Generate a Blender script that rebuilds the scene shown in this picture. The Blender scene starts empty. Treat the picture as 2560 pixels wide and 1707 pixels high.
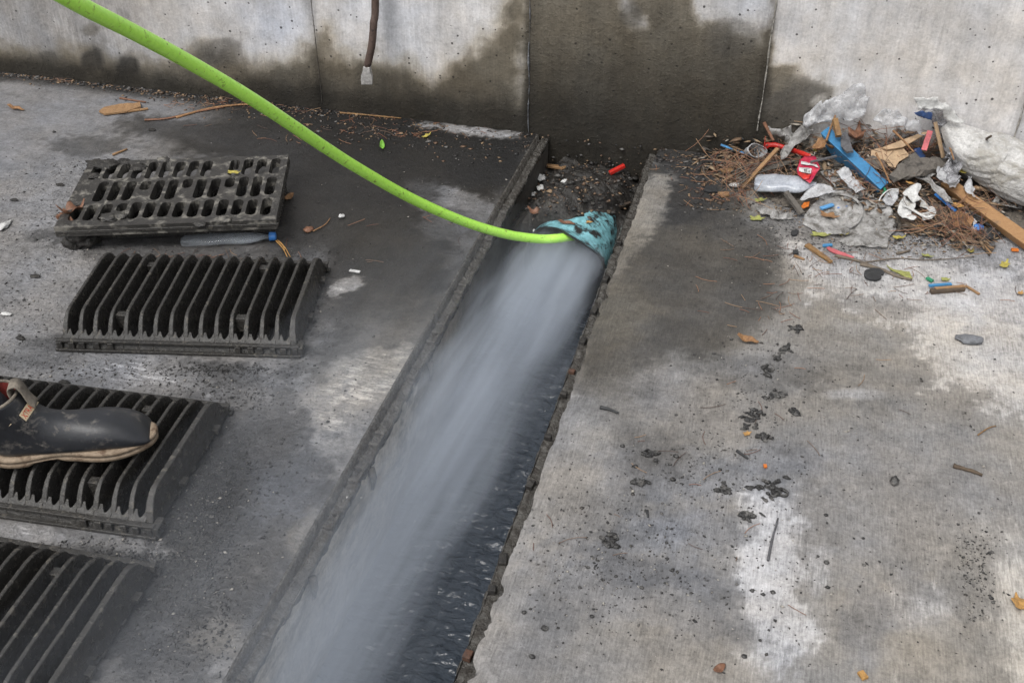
import bpy, bmesh, math, random
import numpy as np
from mathutils import Vector, Matrix, noise as mnoise
from mathutils.geometry import delaunay_2d_cdt

random.seed(7)
rng = np.random.default_rng(11)
scene = bpy.context.scene
COL = scene.collection

# ------------------------------------------------------------------ camera
W0, H0 = 2560.0, 1707.0
FPX = 2731.0
PITCH, YAW, CAMH = 36.0, 15.0, 1.6
cam_d = bpy.data.cameras.new('camera')
cam = bpy.data.objects.new('camera', cam_d); COL.objects.link(cam)
cam.location = (0, 0, CAMH)
cam.rotation_euler = (math.radians(90 - PITCH), 0, math.radians(YAW))
cam_d.sensor_width = 36.0
cam_d.lens = FPX / W0 * 36.0
cam_d.clip_start = 0.05
cam_d.clip_end = 300
scene.camera = cam

# ------------------------------------------------------------------ world, sun, exposure
SUN_EL, SUN_ROT = 58.0, 200.0
world = bpy.data.worlds.new('World'); scene.world = world
world.use_nodes = True
nt = world.node_tree; nt.nodes.clear()
wo = nt.nodes.new('ShaderNodeOutputWorld'); bg = nt.nodes.new('ShaderNodeBackground')
sky = nt.nodes.new('ShaderNodeTexSky'); sky.sky_type = 'NISHITA'; sky.sun_disc = False
sky.sun_elevation = math.radians(SUN_EL); sky.sun_rotation = math.radians(SUN_ROT)
sky.dust_density = 4.0; sky.air_density = 1.0; sky.ozone_density = 1.0
hs = nt.nodes.new('ShaderNodeHueSaturation'); hs.inputs['Saturation'].default_value = 0.16
nt.links.new(sky.outputs[0], hs.inputs['Color']); nt.links.new(hs.outputs[0], bg.inputs[0])
bg.inputs[1].default_value = 0.12
nt.links.new(bg.outputs[0], wo.inputs[0])
sd = bpy.data.lights.new('sun', 'SUN'); sd.energy = 1.1; sd.angle = math.radians(25); sd.color = (1.0, .97, .93)
so = bpy.data.objects.new('sun', sd); COL.objects.link(so); so.location = (0, 0, 6)
_e, _a = math.radians(SUN_EL), math.radians(SUN_ROT)
_sv = Vector((math.cos(_e) * math.sin(_a), math.cos(_e) * math.cos(_a), math.sin(_e)))
so.rotation_euler = (-_sv).to_track_quat('-Z', 'Y').to_euler()
scene.view_settings.view_transform = 'Standard'
scene.view_settings.look = 'None'
scene.view_settings.gamma = 1.0
scene.view_settings.exposure = 0.60
scene.cycles.use_denoising = True
scene.cycles.max_bounces = 6
scene.cycles.diffuse_bounces = 3
scene.cycles.glossy_bounces = 3
scene.cycles.transmission_bounces = 3
scene.cycles.transparent_max_bounces = 24
scene.cycles.volume_bounces = 2
scene.cycles.volume_step_rate = 1.0
scene.cycles.volume_max_steps = 256
scene.cycles.caustics_reflective = False
scene.cycles.caustics_refractive = False

# ------------------------------------------------------------------ picture <-> place measuring helpers (source pixels)
RC = np.array(cam.rotation_euler.to_matrix())
CP = np.array([0, 0, CAMH])
def ray(x, y): return RC @ np.array([(x - W0 / 2) / FPX, -(y - H0 / 2) / FPX, -1.0])
def at(x, y, z=0.0):
    d = ray(x, y); return CP + d * ((z - CAMH) / d[2])
def aty(x, y, Y):
    d = ray(x, y); return CP + d * (Y / d[1])
def proj(P):
    q = (np.asarray(P) - CP) @ RC
    zz = np.where(q[..., 2] > -0.05, -0.05, q[..., 2])
    return W0 / 2 - q[..., 0] / zz * FPX, H0 / 2 + q[..., 1] / zz * FPX

# ------------------------------------------------------------------ numpy noise
def _h(ix, iy, seed):
    n = (ix.astype(np.int64) * 374761393 + iy.astype(np.int64) * 668265263 + seed * 974634777) & 0xffffffff
    n = ((n ^ (n >> 13)) * 1274126177) & 0xffffffff
    return ((n ^ (n >> 16)) & 0xffffff) / float(0xffffff)
def vn(x, y, seed=0):
    ix = np.floor(x); iy = np.floor(y); fx = x - ix; fy = y - iy
    fx = fx * fx * (3 - 2 * fx); fy = fy * fy * (3 - 2 * fy)
    a = _h(ix, iy, seed); b = _h(ix + 1, iy, seed); c = _h(ix, iy + 1, seed); d = _h(ix + 1, iy + 1, seed)
    return (a * (1 - fx) + b * fx) * (1 - fy) + (c * (1 - fx) + d * fx) * fy
def fbm(x, y, f=1.0, o=4, seed=0):
    x = np.asarray(x, float) * f; y = np.asarray(y, float) * f; s = 0; a = 1.0; t = 0
    for k in range(o):
        s = s + a * (vn(x, y, seed + k * 17) - .5) * 2; t += a; a *= .55; x = x * 2.03 + 5.1; y = y * 2.03 + 9.7
    return s / t
def sstep(a, b, x):
    t = np.clip((x - a) / (b - a), 0, 1); return t * t * (3 - 2 * t)

# ------------------------------------------------------------------ node materials
def new_mat(name):
    m = bpy.data.materials.new(name); m.use_nodes = True
    t = m.node_tree; t.nodes.clear()
    return m, t, t.nodes, t.links
def N(nodes, kind, **kw):
    n = nodes.new(kind)
    for k, v in kw.items():
        if k in n.inputs: n.inputs[k].default_value = v
        else: setattr(n, k, v)
    return n
def math_n(nodes, links, op, a, b=None, c=None, clamp=False):
    n = nodes.new('ShaderNodeMath'); n.operation = op; n.use_clamp = clamp
    for i, v in enumerate((a, b, c)):
        if v is None: continue
        if isinstance(v, (int, float)): n.inputs[i].default_value = v
        else: links.new(v, n.inputs[i])
    return n.outputs[0]
def mixc(nodes, links, fac, a, b, blend='MIX'):
    n = nodes.new('ShaderNodeMix'); n.data_type = 'RGBA'; n.blend_type = blend
    for i, v in ((0, fac), (6, a), (7, b)):
        if isinstance(v, (int, float)): n.inputs[i].default_value = v
        elif isinstance(v, tuple): n.inputs[i].default_value = (*v[:3], 1)
        else: links.new(v, n.inputs[i])
    return n.outputs[2]
def mapr(nodes, links, v, a, b, c=0.0, d=1.0):
    n = nodes.new('ShaderNodeMapRange'); n.inputs[1].default_value = a; n.inputs[2].default_value = b
    n.inputs[3].default_value = c; n.inputs[4].default_value = d; links.new(v, n.inputs[0]); return n.outputs[0]
def noise_n(nodes, links, vec, scale, detail=4, rough=.6, dist=0.0):
    n = nodes.new('ShaderNodeTexNoise'); n.inputs['Scale'].default_value = scale
    n.inputs['Detail'].default_value = detail; n.inputs['Roughness'].default_value = rough
    n.inputs['Distortion'].default_value = dist
    if vec is not None: links.new(vec, n.inputs['Vector'])
    return n.outputs[0]
def mapping(nodes, links, vec, scale=(1, 1, 1), rot=(0, 0, 0)):
    n = nodes.new('ShaderNodeMapping'); n.inputs['Scale'].default_value = scale; n.inputs['Rotation'].default_value = rot
    links.new(vec, n.inputs[0]); return n.outputs[0]

def dirty(name, color, dirt=(.045, .038, .03), amount=.5, rough=.6, dirt_rough=.75, scale=18, bump=.25, metallic=0,
          color2=None, streak=None, spec=.5, alpha=None, coat=0, bdist=.004, fine=140, translucent=False, trans=0):
    """generic weathered surface: colour + second tone + dirt patches + fine bump"""
    m, t, nd, lk = new_mat(name)
    tc = nd.new('ShaderNodeTexCoord').outputs['Object']
    oi = nd.new('ShaderNodeObjectInfo')
    vadd = nd.new('ShaderNodeVectorMath'); vadd.operation = 'ADD'; lk.new(tc, vadd.inputs[0])
    lk.new(oi.outputs['Random'], vadd.inputs[1]); vec = vadd.outputs[0]
    v2 = mapping(nd, lk, vec, streak) if streak else vec
    n1 = noise_n(nd, lk, v2, scale * 1.7, 5, .65)
    n2 = noise_n(nd, lk, vec, scale, 6, .7, .4)
    n3 = noise_n(nd, lk, v2, fine, 4, .7)
    c2 = color2 or tuple(c * .62 for c in color)
    c = mixc(nd, lk, mapr(nd, lk, n1, .35, .68), color, c2)
    c = mixc(nd, lk, mapr(nd, lk, n3, .3, .75, 0, .45), c, (.02, .018, .016)) if bump > 0 else c
    lo = .72 - amount * .42
    dm = mapr(nd, lk, n2, lo, lo + .12)
    c = mixc(nd, lk, dm, c, dirt)
    b = nd.new('ShaderNodeBsdfPrincipled'); lk.new(c, b.inputs['Base Color'])
    lk.new(mapr(nd, lk, dm, 0, 1, rough, dirt_rough), b.inputs['Roughness'])
    b.inputs['Metallic'].default_value = metallic
    b.inputs['Specular IOR Level'].default_value = spec
    b.inputs['Coat Weight'].default_value = coat; b.inputs['Coat Roughness'].default_value = .15
    if trans: b.inputs['Transmission Weight'].default_value = trans; b.inputs['IOR'].default_value = 1.3
    bp = nd.new('ShaderNodeBump'); bp.inputs['Strength'].default_value = min(1, bump * 2); bp.inputs['Distance'].default_value = bdist
    hh = math_n(nd, lk, 'ADD', math_n(nd, lk, 'MULTIPLY', n3, .5), math_n(nd, lk, 'MULTIPLY', n2, .9))
    lk.new(hh, bp.inputs['Height']); lk.new(bp.outputs[0], b.inputs['Normal'])
    out = nd.new('ShaderNodeOutputMaterial'); sh = b.outputs[0]
    if translucent:
        tl = nd.new('ShaderNodeBsdfTranslucent'); lk.new(c, tl.inputs[0]); ms = nd.new('ShaderNodeMixShader')
        ms.inputs[0].default_value = .3; lk.new(sh, ms.inputs[1]); lk.new(tl.outputs[0], ms.inputs[2]); sh = ms.outputs[0]
    if alpha is not None:
        tr = nd.new('ShaderNodeBsdfTransparent'); ms = nd.new('ShaderNodeMixShader')
        na = noise_n(nd, lk, vec, scale * .8, 5, .6)
        am = mapr(nd, lk, na, .3, .7, alpha[0], alpha[1])
        lk.new(math_n(nd, lk, 'MAXIMUM', am, math_n(nd, lk, 'MULTIPLY', dm, .75)), ms.inputs[0])
        lk.new(tr.outputs[0], ms.inputs[1]); lk.new(sh, ms.inputs[2]); sh = ms.outputs[0]
    lk.new(sh, out.inputs[0])
    return m

def concrete_mat(name, streak_scale, pits=False, bumpd=.004, flake=1.0, specl=.5, grain=1.0, strk=.13):
    """concrete driven by the painted stain attribute 'st': R lightness, G warmth, B wetness, A speck density"""
    m, t, nd, lk = new_mat(name)
    tc = nd.new('ShaderNodeTexCoord').outputs['Object']
    at_ = nd.new('ShaderNodeAttribute'); at_.attribute_name = 'st'
    sep = nd.new('ShaderNodeSeparateColor'); lk.new(at_.outputs['Color'], sep.inputs[0])
    L, Wm, Wt = sep.outputs[0], sep.outputs[1], sep.outputs[2]; Sp = at_.outputs['Alpha']
    ns = noise_n(nd, lk, mapping(nd, lk, tc, streak_scale), 1.0, 4, .7)
    nb = noise_n(nd, lk, tc, 9, 6, .65, .3)
    nf = noise_n(nd, lk, tc, 120, 5, .75)
    nm = noise_n(nd, lk, tc, 38, 6, .7, .2)
    # lightness modulation
    f = math_n(nd, lk, 'ADD', mapr(nd, lk, nm, .3, .7, -.26 * grain, .26 * grain), mapr(nd, lk, nf, .3, .7, -.34 * grain, .34 * grain))
    f = math_n(nd, lk, 'ADD', f, mapr(nd, lk, ns, .32, .68, -strk, strk))
    f = math_n(nd, lk, 'ADD', f, mapr(nd, lk, nb, .3, .7, -.20, .20))
    f = math_n(nd, lk, 'ADD', f, 1.0)
    # drying edge: the step from damp to dry breaks up into flakes
    k0 = mapr(nd, lk, L, .19, .40)
    nfl = noise_n(nd, lk, mapping(nd, lk, tc, tuple(max(1, v / 24) for v in streak_scale)), 16, 6, .72, .2)
    k1 = math_n(nd, lk, 'MULTIPLY_ADD', math_n(nd, lk, 'ADD', k0, math_n(nd, lk, 'MULTIPLY_ADD', nfl, 2.4, -1.7)), 3.0, .5, clamp=True)
    Lf = mapr(nd, lk, k1, 0, 1, .185, .42)
    gate = math_n(nd, lk, 'MULTIPLY', mapr(nd, lk, L, .12, .20), flake)
    L = math_n(nd, lk, 'ADD', math_n(nd, lk, 'MULTIPLY', L, math_n(nd, lk, 'SUBTRACT', 1.0, gate)), math_n(nd, lk, 'MULTIPLY', Lf, gate))
    Lm = math_n(nd, lk, 'MULTIPLY', L, f)
    tint = mixc(nd, lk, Wm, (.93, .98, 1.12), (1.14, 1.0, .78))
    tintn = mixc(nd, lk, mapr(nd, lk, noise_n(nd, lk, tc, 4.3, 4, .6), .35, .65), (1.03, 1, .95), (.97, 1, 1.04))
    cc = nd.new('ShaderNodeCombineColor')
    for i in range(3): lk.new(Lm, cc.inputs[i])
    c = mixc(nd, lk, 1.0, mixc(nd, lk, 1.0, cc.outputs[0], tint, 'MULTIPLY'), tintn, 'MULTIPLY')
    # black flecks of mud
    nsp = noise_n(nd, lk, tc, 85, 5, .62, .5)
    thr = mapr(nd, lk, Sp, 0, 1, .78, .47)
    spm = math_n(nd, lk, 'MULTIPLY', math_n(nd, lk, 'SUBTRACT', nsp, thr), 16, clamp=True)
    nsp2 = noise_n(nd, lk, tc, 230, 3, .6)
    spm2 = math_n(nd, lk, 'MULTIPLY', math_n(nd, lk, 'SUBTRACT', nsp2, mapr(nd, lk, Sp, 0, 1, .8, .56)), 14, clamp=True)
    spm = math_n(nd, lk, 'MAXIMUM', spm, spm2)
    c = mixc(nd, lk, math_n(nd, lk, 'MULTIPLY', spm, .85), c, (.022, .021, .02))
    # pale grains
    npg = noise_n(nd, lk, tc, 260, 2, .5)
    pg = math_n(nd, lk, 'MULTIPLY', math_n(nd, lk, 'SUBTRACT', npg, .70), 9, clamp=True)
    c = mixc(nd, lk, math_n(nd, lk, 'MULTIPLY', pg, .55), c, (.36, .35, .33))
    h = math_n(nd, lk, 'ADD', math_n(nd, lk, 'MULTIPLY', nf, .35), math_n(nd, lk, 'MULTIPLY', ns, .35))
    h = math_n(nd, lk, 'ADD', h, math_n(nd, lk, 'MULTIPLY', spm, .5))
    h = math_n(nd, lk, 'ADD', h, math_n(nd, lk, 'MULTIPLY', nm, .5))
    ncr = noise_n(nd, lk, tc, 62, 4, .6, .3)
    h = math_n(nd, lk, 'ADD', h, math_n(nd, lk, 'MULTIPLY', mapr(nd, lk, ncr, .48, .66), math_n(nd, lk, 'MULTIPLY', Sp, 1.3)))
    if pits:
        vo = nd.new('ShaderNodeTexVoronoi'); vo.inputs['Scale'].default_value = 46; lk.new(tc, vo.inputs['Vector'])
        pr = nd.new('ShaderNodeTexVoronoi'); pr.inputs['Scale'].default_value = 46; lk.new(tc, pr.inputs['Vector'])
        sepc = nd.new('ShaderNodeSeparateColor'); lk.new(pr.outputs['Color'], sepc.inputs[0])
        rad = mapr(nd, lk, sepc.outputs[0], .55, 1.0, 0.0, .22)
        pit = math_n(nd, lk, 'MULTIPLY', math_n(nd, lk, 'SUBTRACT', rad, vo.outputs['Distance']), 20, clamp=True)
        c = mixc(nd, lk, math_n(nd, lk, 'MULTIPLY', pit, .8), c, (.025, .023, .02))
        h = math_n(nd, lk, 'SUBTRACT', h, math_n(nd, lk, 'MULTIPLY', pit, .9))
    b = nd.new('ShaderNodeBsdfPrincipled'); lk.new(c, b.inputs['Base Color'])
    wn = math_n(nd, lk, 'MULTIPLY', Wt, mapr(nd, lk, nb, .25, .6, .6, 1.0), clamp=True)
    lk.new(mapr(nd, lk, wn, 0, 1, .88, .20), b.inputs['Roughness'])
    b.inputs['Specular IOR Level'].default_value = specl
    bp = nd.new('ShaderNodeBump'); bp.inputs['Distance'].default_value = bumpd
    lk.new(mapr(nd, lk, wn, 0, 1, .7, .38), bp.inputs['Strength']); lk.new(h, bp.inputs['Height']); lk.new(bp.outputs[0], b.inputs['Normal'])
    out = nd.new('ShaderNodeOutputMaterial'); lk.new(b.outputs[0], out.inputs[0])
    return m

M = {}
M['ground'] = concrete_mat('ground_concrete', (260, 26, 40), bumpd=.004, flake=.40, grain=.75, strk=.24)
M['ground_left'] = concrete_mat('ground_concrete_left', (24, 150, 40), bumpd=.007, flake=.7)
M['wall'] = concrete_mat('wall_concrete', (130, 60, 7), pits=True, bumpd=.005, flake=.25, specl=.25, grain=.5, strk=.10)
M['trench'] = concrete_mat('trench_concrete', (60, 16, 60), bumpd=.006)
M['iron'] = dirty('cast_iron', (.050, .047, .042), (.12, .108, .088), .36, .27, .65, 60, .6, 0, (.030, .029, .028), bdist=.004)
M['iron_pale'] = dirty('cast_iron_mud', (.045, .042, .038), (.17, .16, .14), .50, .42, .85, 26, .5, 0, (.026, .025, .024), bdist=.004)
M['rail'] = dirty('rail_iron', (.13, .125, .115), (.035, .03, .025), .52, .22, .5, 44, .9, 0, (.055, .048, .04), bdist=.010)
M['rust'] = dirty('rust', (.12, .055, .032), (.035, .028, .024), .6, .7, .8, 40, .5)
M['mud'] = dirty('mud', (.028, .025, .022), (.06, .055, .048), .45, .42, .6, 30, .9, 0, (.015, .014, .013), bdist=.008)
M['mud_wet'] = dirty('black_mud', (.045, .044, .043), (.12, .115, .108), .5, .3, .5, 40, .7, 0, (.010, .010, .011), bdist=.004)
M['steel'] = dirty('chisel_steel', (.66, .64, .62), (.22, .18, .15), .3, .45, .7, 60, .3, .3)
M['bar'] = dirty('rusty_bar', (.075, .045, .035), (.03, .022, .02), .45, .6, .8, 45, .4, 0, (.12, .08, .065), streak=(1, 1, .2))
M['hose'] = dirty('green_hose', (.52, .95, .13), (.18, .26, .05), .36, .30, .6, 75, 0, 0, (.42, .86, .09), bdist=.001)
M['teal'] = dirty('teal_pipe', (.30, .66, .74), (.018, .017, .016), .60, .4, .5, 24, .4, 0, (.14, .36, .39))
M['dark_in'] = dirty('pipe_inside', (.03, .03, .03), (.05, .045, .04), .4, .5, .6, 30, .3)
M['rubber'] = dirty('boot_rubber', (.026, .028, .034), (.12, .11, .10), .42, .36, .8, 26, .22, 0, (.020, .022, .026), bdist=.0015, fine=220)
M['sole'] = dirty('boot_sole', (.36, .28, .20), (.10, .06, .035), .45, .7, .8, 30, .4, 0, (.25, .18, .12))
M['loop'] = dirty('pull_loop', (.30, .26, .21), (.12, .10, .08), .4, .8, .85, 40, .4)
M['lining'] = dirty('boot_lining', (.35, .05, .04), (.1, .05, .04), .3, .9, .9, 30, .2)
M['patch'] = dirty('label_patch', (.70, .58, .38), (.3, .22, .13), .12, .6, .7, 60, 0)
M['redtext'] = dirty('red_letters', (.70, .06, .03), (.4, .1, .05), .1, .6, .7, 60, 0)
M['denim'] = dirty('trouser_cloth', (.03, .035, .045), (.05, .045, .04), .4, .9, .9, 20, .4)
M['wood'] = dirty('pale_wood', (.42, .25, .12), (.09, .07, .055), .35, .7, .8, 14, .4, 0, (.30, .17, .08), streak=(1, 8, 8))
M['plank'] = dirty('fresh_wood', (.44, .25, .11), (.16, .11, .07), .25, .65, .8, 12, .3, 0, (.34, .18, .075), streak=(2, 12, 12))
M['board'] = dirty('plywood', (.52, .37, .23), (.2, .14, .09), .25, .75, .8, 14, .2, 0, (.44, .30, .18))
M['greywood'] = dirty('weathered_wood', (.22, .20, .175), (.05, .045, .04), .45, .85, .85, 20, .8, 0, (.12, .105, .09), streak=(2, 20, 20))
M['darkwood'] = dirty('dark_wood', (.12, .085, .055), (.03, .025, .02), .4, .8, .85, 20, .6, 0, (.07, .05, .035))
M['bark'] = dirty('golden_bark', (.33, .19, .07), (.08, .05, .03), .4, .75, .8, 30, .5, 0, (.2, .11, .05))
M['blue'] = dirty('blue_paint', (.06, .27, .52), (.05, .10, .14), .28, .5, .7, 24, .15, 0, (.05, .22, .44))
M['bluebit'] = dirty('blue_plastic', (.05, .25, .72), (.05, .08, .15), .2, .35, .6, 30, .1)
M['lblue'] = dirty('light_blue_plastic', (.14, .42, .80), (.1, .15, .2), .15, .4, .6, 30, .1)
M['navy'] = dirty('navy_plastic', (.02, .06, .18), (.03, .03, .05), .2, .4, .6, 30, .1)
M['red'] = dirty('red_plastic', (.70, .03, .02), (.25, .03, .02), .15, .38, .6, 30, .1)
M['wrapper'] = dirty('red_wrapper', (.62, .03, .06), (.25, .02, .07), .35, .3, .5, 26, .3, 0, (.38, .015, .07))
M['pink'] = dirty('pink_plastic', (.68, .16, .18), (.3, .1, .1), .2, .5, .7, 30, .1)
M['orange'] = dirty('orange_plastic', (.80, .22, .03), (.3, .1, .03), .15, .5, .7, 30, .1)
M['green'] = dirty('green_plastic', (.03, .32, .16), (.03, .1, .06), .2, .4, .6, 30, .1)
M['leafgreen'] = dirty('green_leaf', (.22, .52, .06), (.1, .16, .04), .25, .5, .7, 60, .2)
M['white'] = dirty('white_cloth', (.70, .70, .68), (.34, .32, .28), .32, .8, .85, 14, .4, 0, (.56, .56, .55))
M['sack'] = dirty('white_sack', (.80, .79, .77), (.38, .36, .32), .46, .75, .85, 9, .8, 0, (.60, .59, .57), bdist=.016)
M['whiteplastic'] = dirty('white_plastic', (.75, .75, .74), (.4, .38, .35), .2, .4, .6, 30, .1)
M['film'] = dirty('clear_film', (.82, .83, .85), (.45, .43, .40), .30, .22, .5, 16, .8, 0, (.62, .63, .65), alpha=(.30, .85), bdist=.006)
M['film_dirty'] = dirty('dirty_film', (.58, .57, .56), (.14, .13, .115), .50, .34, .7, 30, .8, 0, (.38, .37, .35), alpha=(.45, .9), bdist=.006)
M['film_thin'] = dirty('thin_film', (.60, .60, .61), (.30, .28, .26), .3, .35, .6, 18, .4, 0, (.42, .42, .42), alpha=(.18, .6), bdist=.005)
M['foil'] = dirty('clear_wrapper', (.55, .55, .57), (.18, .17, .16), .25, .18, .4, 22, .7, .3, (.32, .32, .34), alpha=(.35, .9), bdist=.006)
M['leaf'] = dirty('dry_leaf', (.36, .20, .09), (.14, .07, .035), .35, .7, .8, 40, .4, 0, (.26, .13, .055))
M['leafred'] = dirty('brown_leaf', (.24, .11, .06), (.08, .045, .03), .35, .5, .7, 40, .4, 0, (.17, .08, .045))
M['leafyel'] = dirty('yellow_leaf', (.50, .42, .08), (.25, .2, .06), .3, .6, .7, 60, .3, 0, (.40, .34, .08))
M['leafolive'] = dirty('olive_leaf', (.36, .38, .10), (.2, .16, .06), .3, .6, .7, 60, .3, 0, (.28, .28, .09))
M['leafor'] = dirty('amber_leaf', (.60, .33, .10), (.35, .17, .06), .3, .6, .7, 60, .3)
M['blackrub'] = dirty('black_rubber', (.035, .037, .04), (.10, .1, .095), .3, .6, .8, 30, .3)
M['greyrub'] = dirty('grey_rubber', (.13, .13, .14), (.07, .065, .06), .3, .7, .8, 30, .3)
M['twig'] = dirty('grey_twig', (.20, .16, .12), (.07, .06, .05), .4, .8, .85, 40, .4)
M['stone'] = dirty('grey_stone', (.22, .23, .25), (.1, .1, .1), .3, .6, .8, 40, .4)

def multi_tone(name, ramp, rough=.7):
    m, t, nd, lk = new_mat(name)
    a = nd.new('ShaderNodeAttribute'); a.attribute_name = 'tone'
    r = nd.new('ShaderNodeValToRGB'); e = r.color_ramp.elements
    r.color_ramp.interpolation = 'CONSTANT'
    while len(e) < len(ramp): e.new(.5)
    for i, c in enumerate(ramp): e[i].position = i / len(ramp); e[i].color = (*c, 1)
    lk.new(a.outputs['Fac'], r.inputs[0])
    b = nd.new('ShaderNodeBsdfPrincipled'); lk.new(r.outputs[0], b.inputs['Base Color']); b.inputs['Roughness'].default_value = rough
    o = nd.new('ShaderNodeOutputMaterial'); lk.new(b.outputs[0], o.inputs[0]); return m
M['needles'] = multi_tone('needle_tones', [(.20, .085, .05), (.28, .14, .08), (.13, .06, .04), (.30, .19, .11), (.08, .05, .04), (.17, .11, .075)])
M['flakes'] = multi_tone('flake_tones', [(.16, .10, .06), (.05, .045, .04), (.26, .19, .12), (.09, .07, .055), (.22, .15, .09), (.03, .03, .03), (.14, .09, .055), (.30, .27, .23)])
M['darkflakes'] = multi_tone('dark_flake_tones', [(.06, .045, .035), (.025, .023, .022), (.13, .08, .05), (.03, .028, .027), (.22, .15, .09), (.02, .02, .02), (.12, .115, .11), (.09, .06, .04)], .6)
M['grit'] = multi_tone('grit_tones', [(.035, .034, .033), (.02, .02, .02), (.10, .095, .09), (.028, .027, .026), (.045, .044, .042), (.045, .043, .04), (.30, .28, .25), (.05, .045, .04)], .5)

# ------------------------------------------------------------------ object helpers
def tag(o, label=None, cat=None, group=None, kind=None):
    if label: o['label'] = label
    if cat: o['category'] = cat
    if group: o['group'] = group
    if kind: o['kind'] = kind
    return o
def empty(name, loc=(0, 0, 0), rz=0, label=None, cat=None, group=None):
    o = bpy.data.objects.new(name, None); COL.objects.link(o); o.location = loc; o.rotation_euler = (0, 0, rz)
    o.empty_display_size = .05
    return tag(o, label, cat, group)
def mesh_obj(name, v, f, mats, parent=None, smooth=False, mi=None):
    me = bpy.data.meshes.new(name); me.from_pydata([tuple(map(float, p)) for p in v], [], f)
    if not isinstance(mats, (list, tuple)): mats = [mats]
    for m in mats: me.materials.append(m)
    if mi is not None: me.polygons.foreach_set('material_index', mi)
    if smooth: me.polygons.foreach_set('use_smooth', [True] * len(me.polygons))
    me.update()
    o = bpy.data.objects.new(name, me); COL.objects.link(o)
    if parent: o.parent = parent
    return o
def fast_mesh(name, V, Fq, mats, nper=4, tone=None, smooth=False):
    V = np.asarray(V, np.float32); Fq = np.asarray(Fq, np.int32)
    me = bpy.data.meshes.new(name); me.vertices.add(len(V)); me.vertices.foreach_set('co', V.ravel())
    me.loops.add(Fq.size); me.loops.foreach_set('vertex_index', Fq.ravel())
    me.polygons.add(len(Fq)); me.polygons.foreach_set('loop_start', np.arange(0, Fq.size, nper, dtype=np.int32))
    me.polygons.foreach_set('loop_total', np.full(len(Fq), nper, np.int32))
    if smooth: me.polygons.foreach_set('use_smooth', np.ones(len(Fq), bool))
    me.materials.append(mats); me.update(calc_edges=True); me.validate()
    if tone is not None:
        a = me.attributes.new('tone', 'FLOAT', 'POINT'); a.data.foreach_set('value', np.asarray(tone, np.float32))
    o = bpy.data.objects.new(name, me); COL.objects.link(o); return o

class MB:
    def __init__(s): s.v = []; s.f = []; s.m = []
    def add(s, vs, fs, mi=0):
        b = len(s.v); s.v += [tuple(map(float, p)) for p in vs]; s.f += [tuple(b + i for i in q) for q in fs]; s.m += [mi] * len(fs)
    def box(s, c, d, rz=0, mi=0, R=None):
        hx, hy, hz = d[0] / 2, d[1] / 2, d[2] / 2
        vs = [Vector((sx * hx, sy * hy, sz * hz)) for sz in (-1, 1) for sy in (-1, 1) for sx in (-1, 1)]
        R = R or Matrix.Rotation(rz, 3, 'Z')
        vs = [R @ p + Vector(c) for p in vs]
        s.add(vs, [(0, 2, 3, 1), (4, 5, 7, 6), (0, 1, 5, 4), (2, 6, 7, 3), (0, 4, 6, 2), (1, 3, 7, 5)], mi)
    def tube(s, pts, rad, n=8, mi=0, cap=True, flat=1.0, jit=0):
        pts = [Vector(p) for p in pts]; k = len(pts)
        if isinstance(rad, (int, float)): rad = [rad] * k
        up = Vector((0, 0, 1)); rings = []
        for i, p in enumerate(pts):
            t = (pts[min(i + 1, k - 1)] - pts[max(i - 1, 0)]).normalized()
            a = t.cross(up)
            a = a.normalized() if a.length > 1e-4 else Vector((1, 0, 0))
            b = a.cross(t).normalized()
            rings.append([p + (a * math.cos(2 * math.pi * j / n) + b * math.sin(2 * math.pi * j / n) * flat) * rad[i] * (1 + random.uniform(-jit, jit)) for j in range(n)])
        vs = [q for r in rings for q in r]; fs = []
        for i in range(k - 1):
            for j in range(n):
                fs.append((i * n + j, i * n + (j + 1) % n, (i + 1) * n + (j + 1) % n, (i + 1) * n + j))
        if cap: fs.append(tuple(range(n - 1, -1, -1))); fs.append(tuple((k - 1) * n + j for j in range(n)))
        s.add(vs, fs, mi)
    def build(s, name, mats, parent=None, smooth=False, bevel=0, seg=2):
        o = mesh_obj(name, s.v, s.f, mats, parent, smooth, s.m)
        if bevel:
            b = o.modifiers.new('bevel', 'BEVEL'); b.width = bevel; b.segments = seg; b.limit_method = 'ANGLE'; b.angle_limit = math.radians(40)
            o.data.polygons.foreach_set('use_smooth', [True] * len(o.data.polygons))
            wn = o.modifiers.new('wn', 'WEIGHTED_NORMAL'); wn.keep_sharp = False
        return o
def catmull(pts, n=8):
    P = [np.array(p, float) for p in pts]; P = [2 * P[0] - P[1]] + P + [2 * P[-1] - P[-2]]; out = []
    for i in range(1, len(P) - 2):
        for k in range(n):
            t = k / n; a, b, c, d = P[i - 1], P[i], P[i + 1], P[i + 2]
            out.append(.5 * ((2 * b) + (-a + c) * t + (2 * a - 5 * b + 4 * c - d) * t * t + (-a + 3 * b - 3 * c + d) * t ** 3))
    out.append(P[-2]); return out

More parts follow.
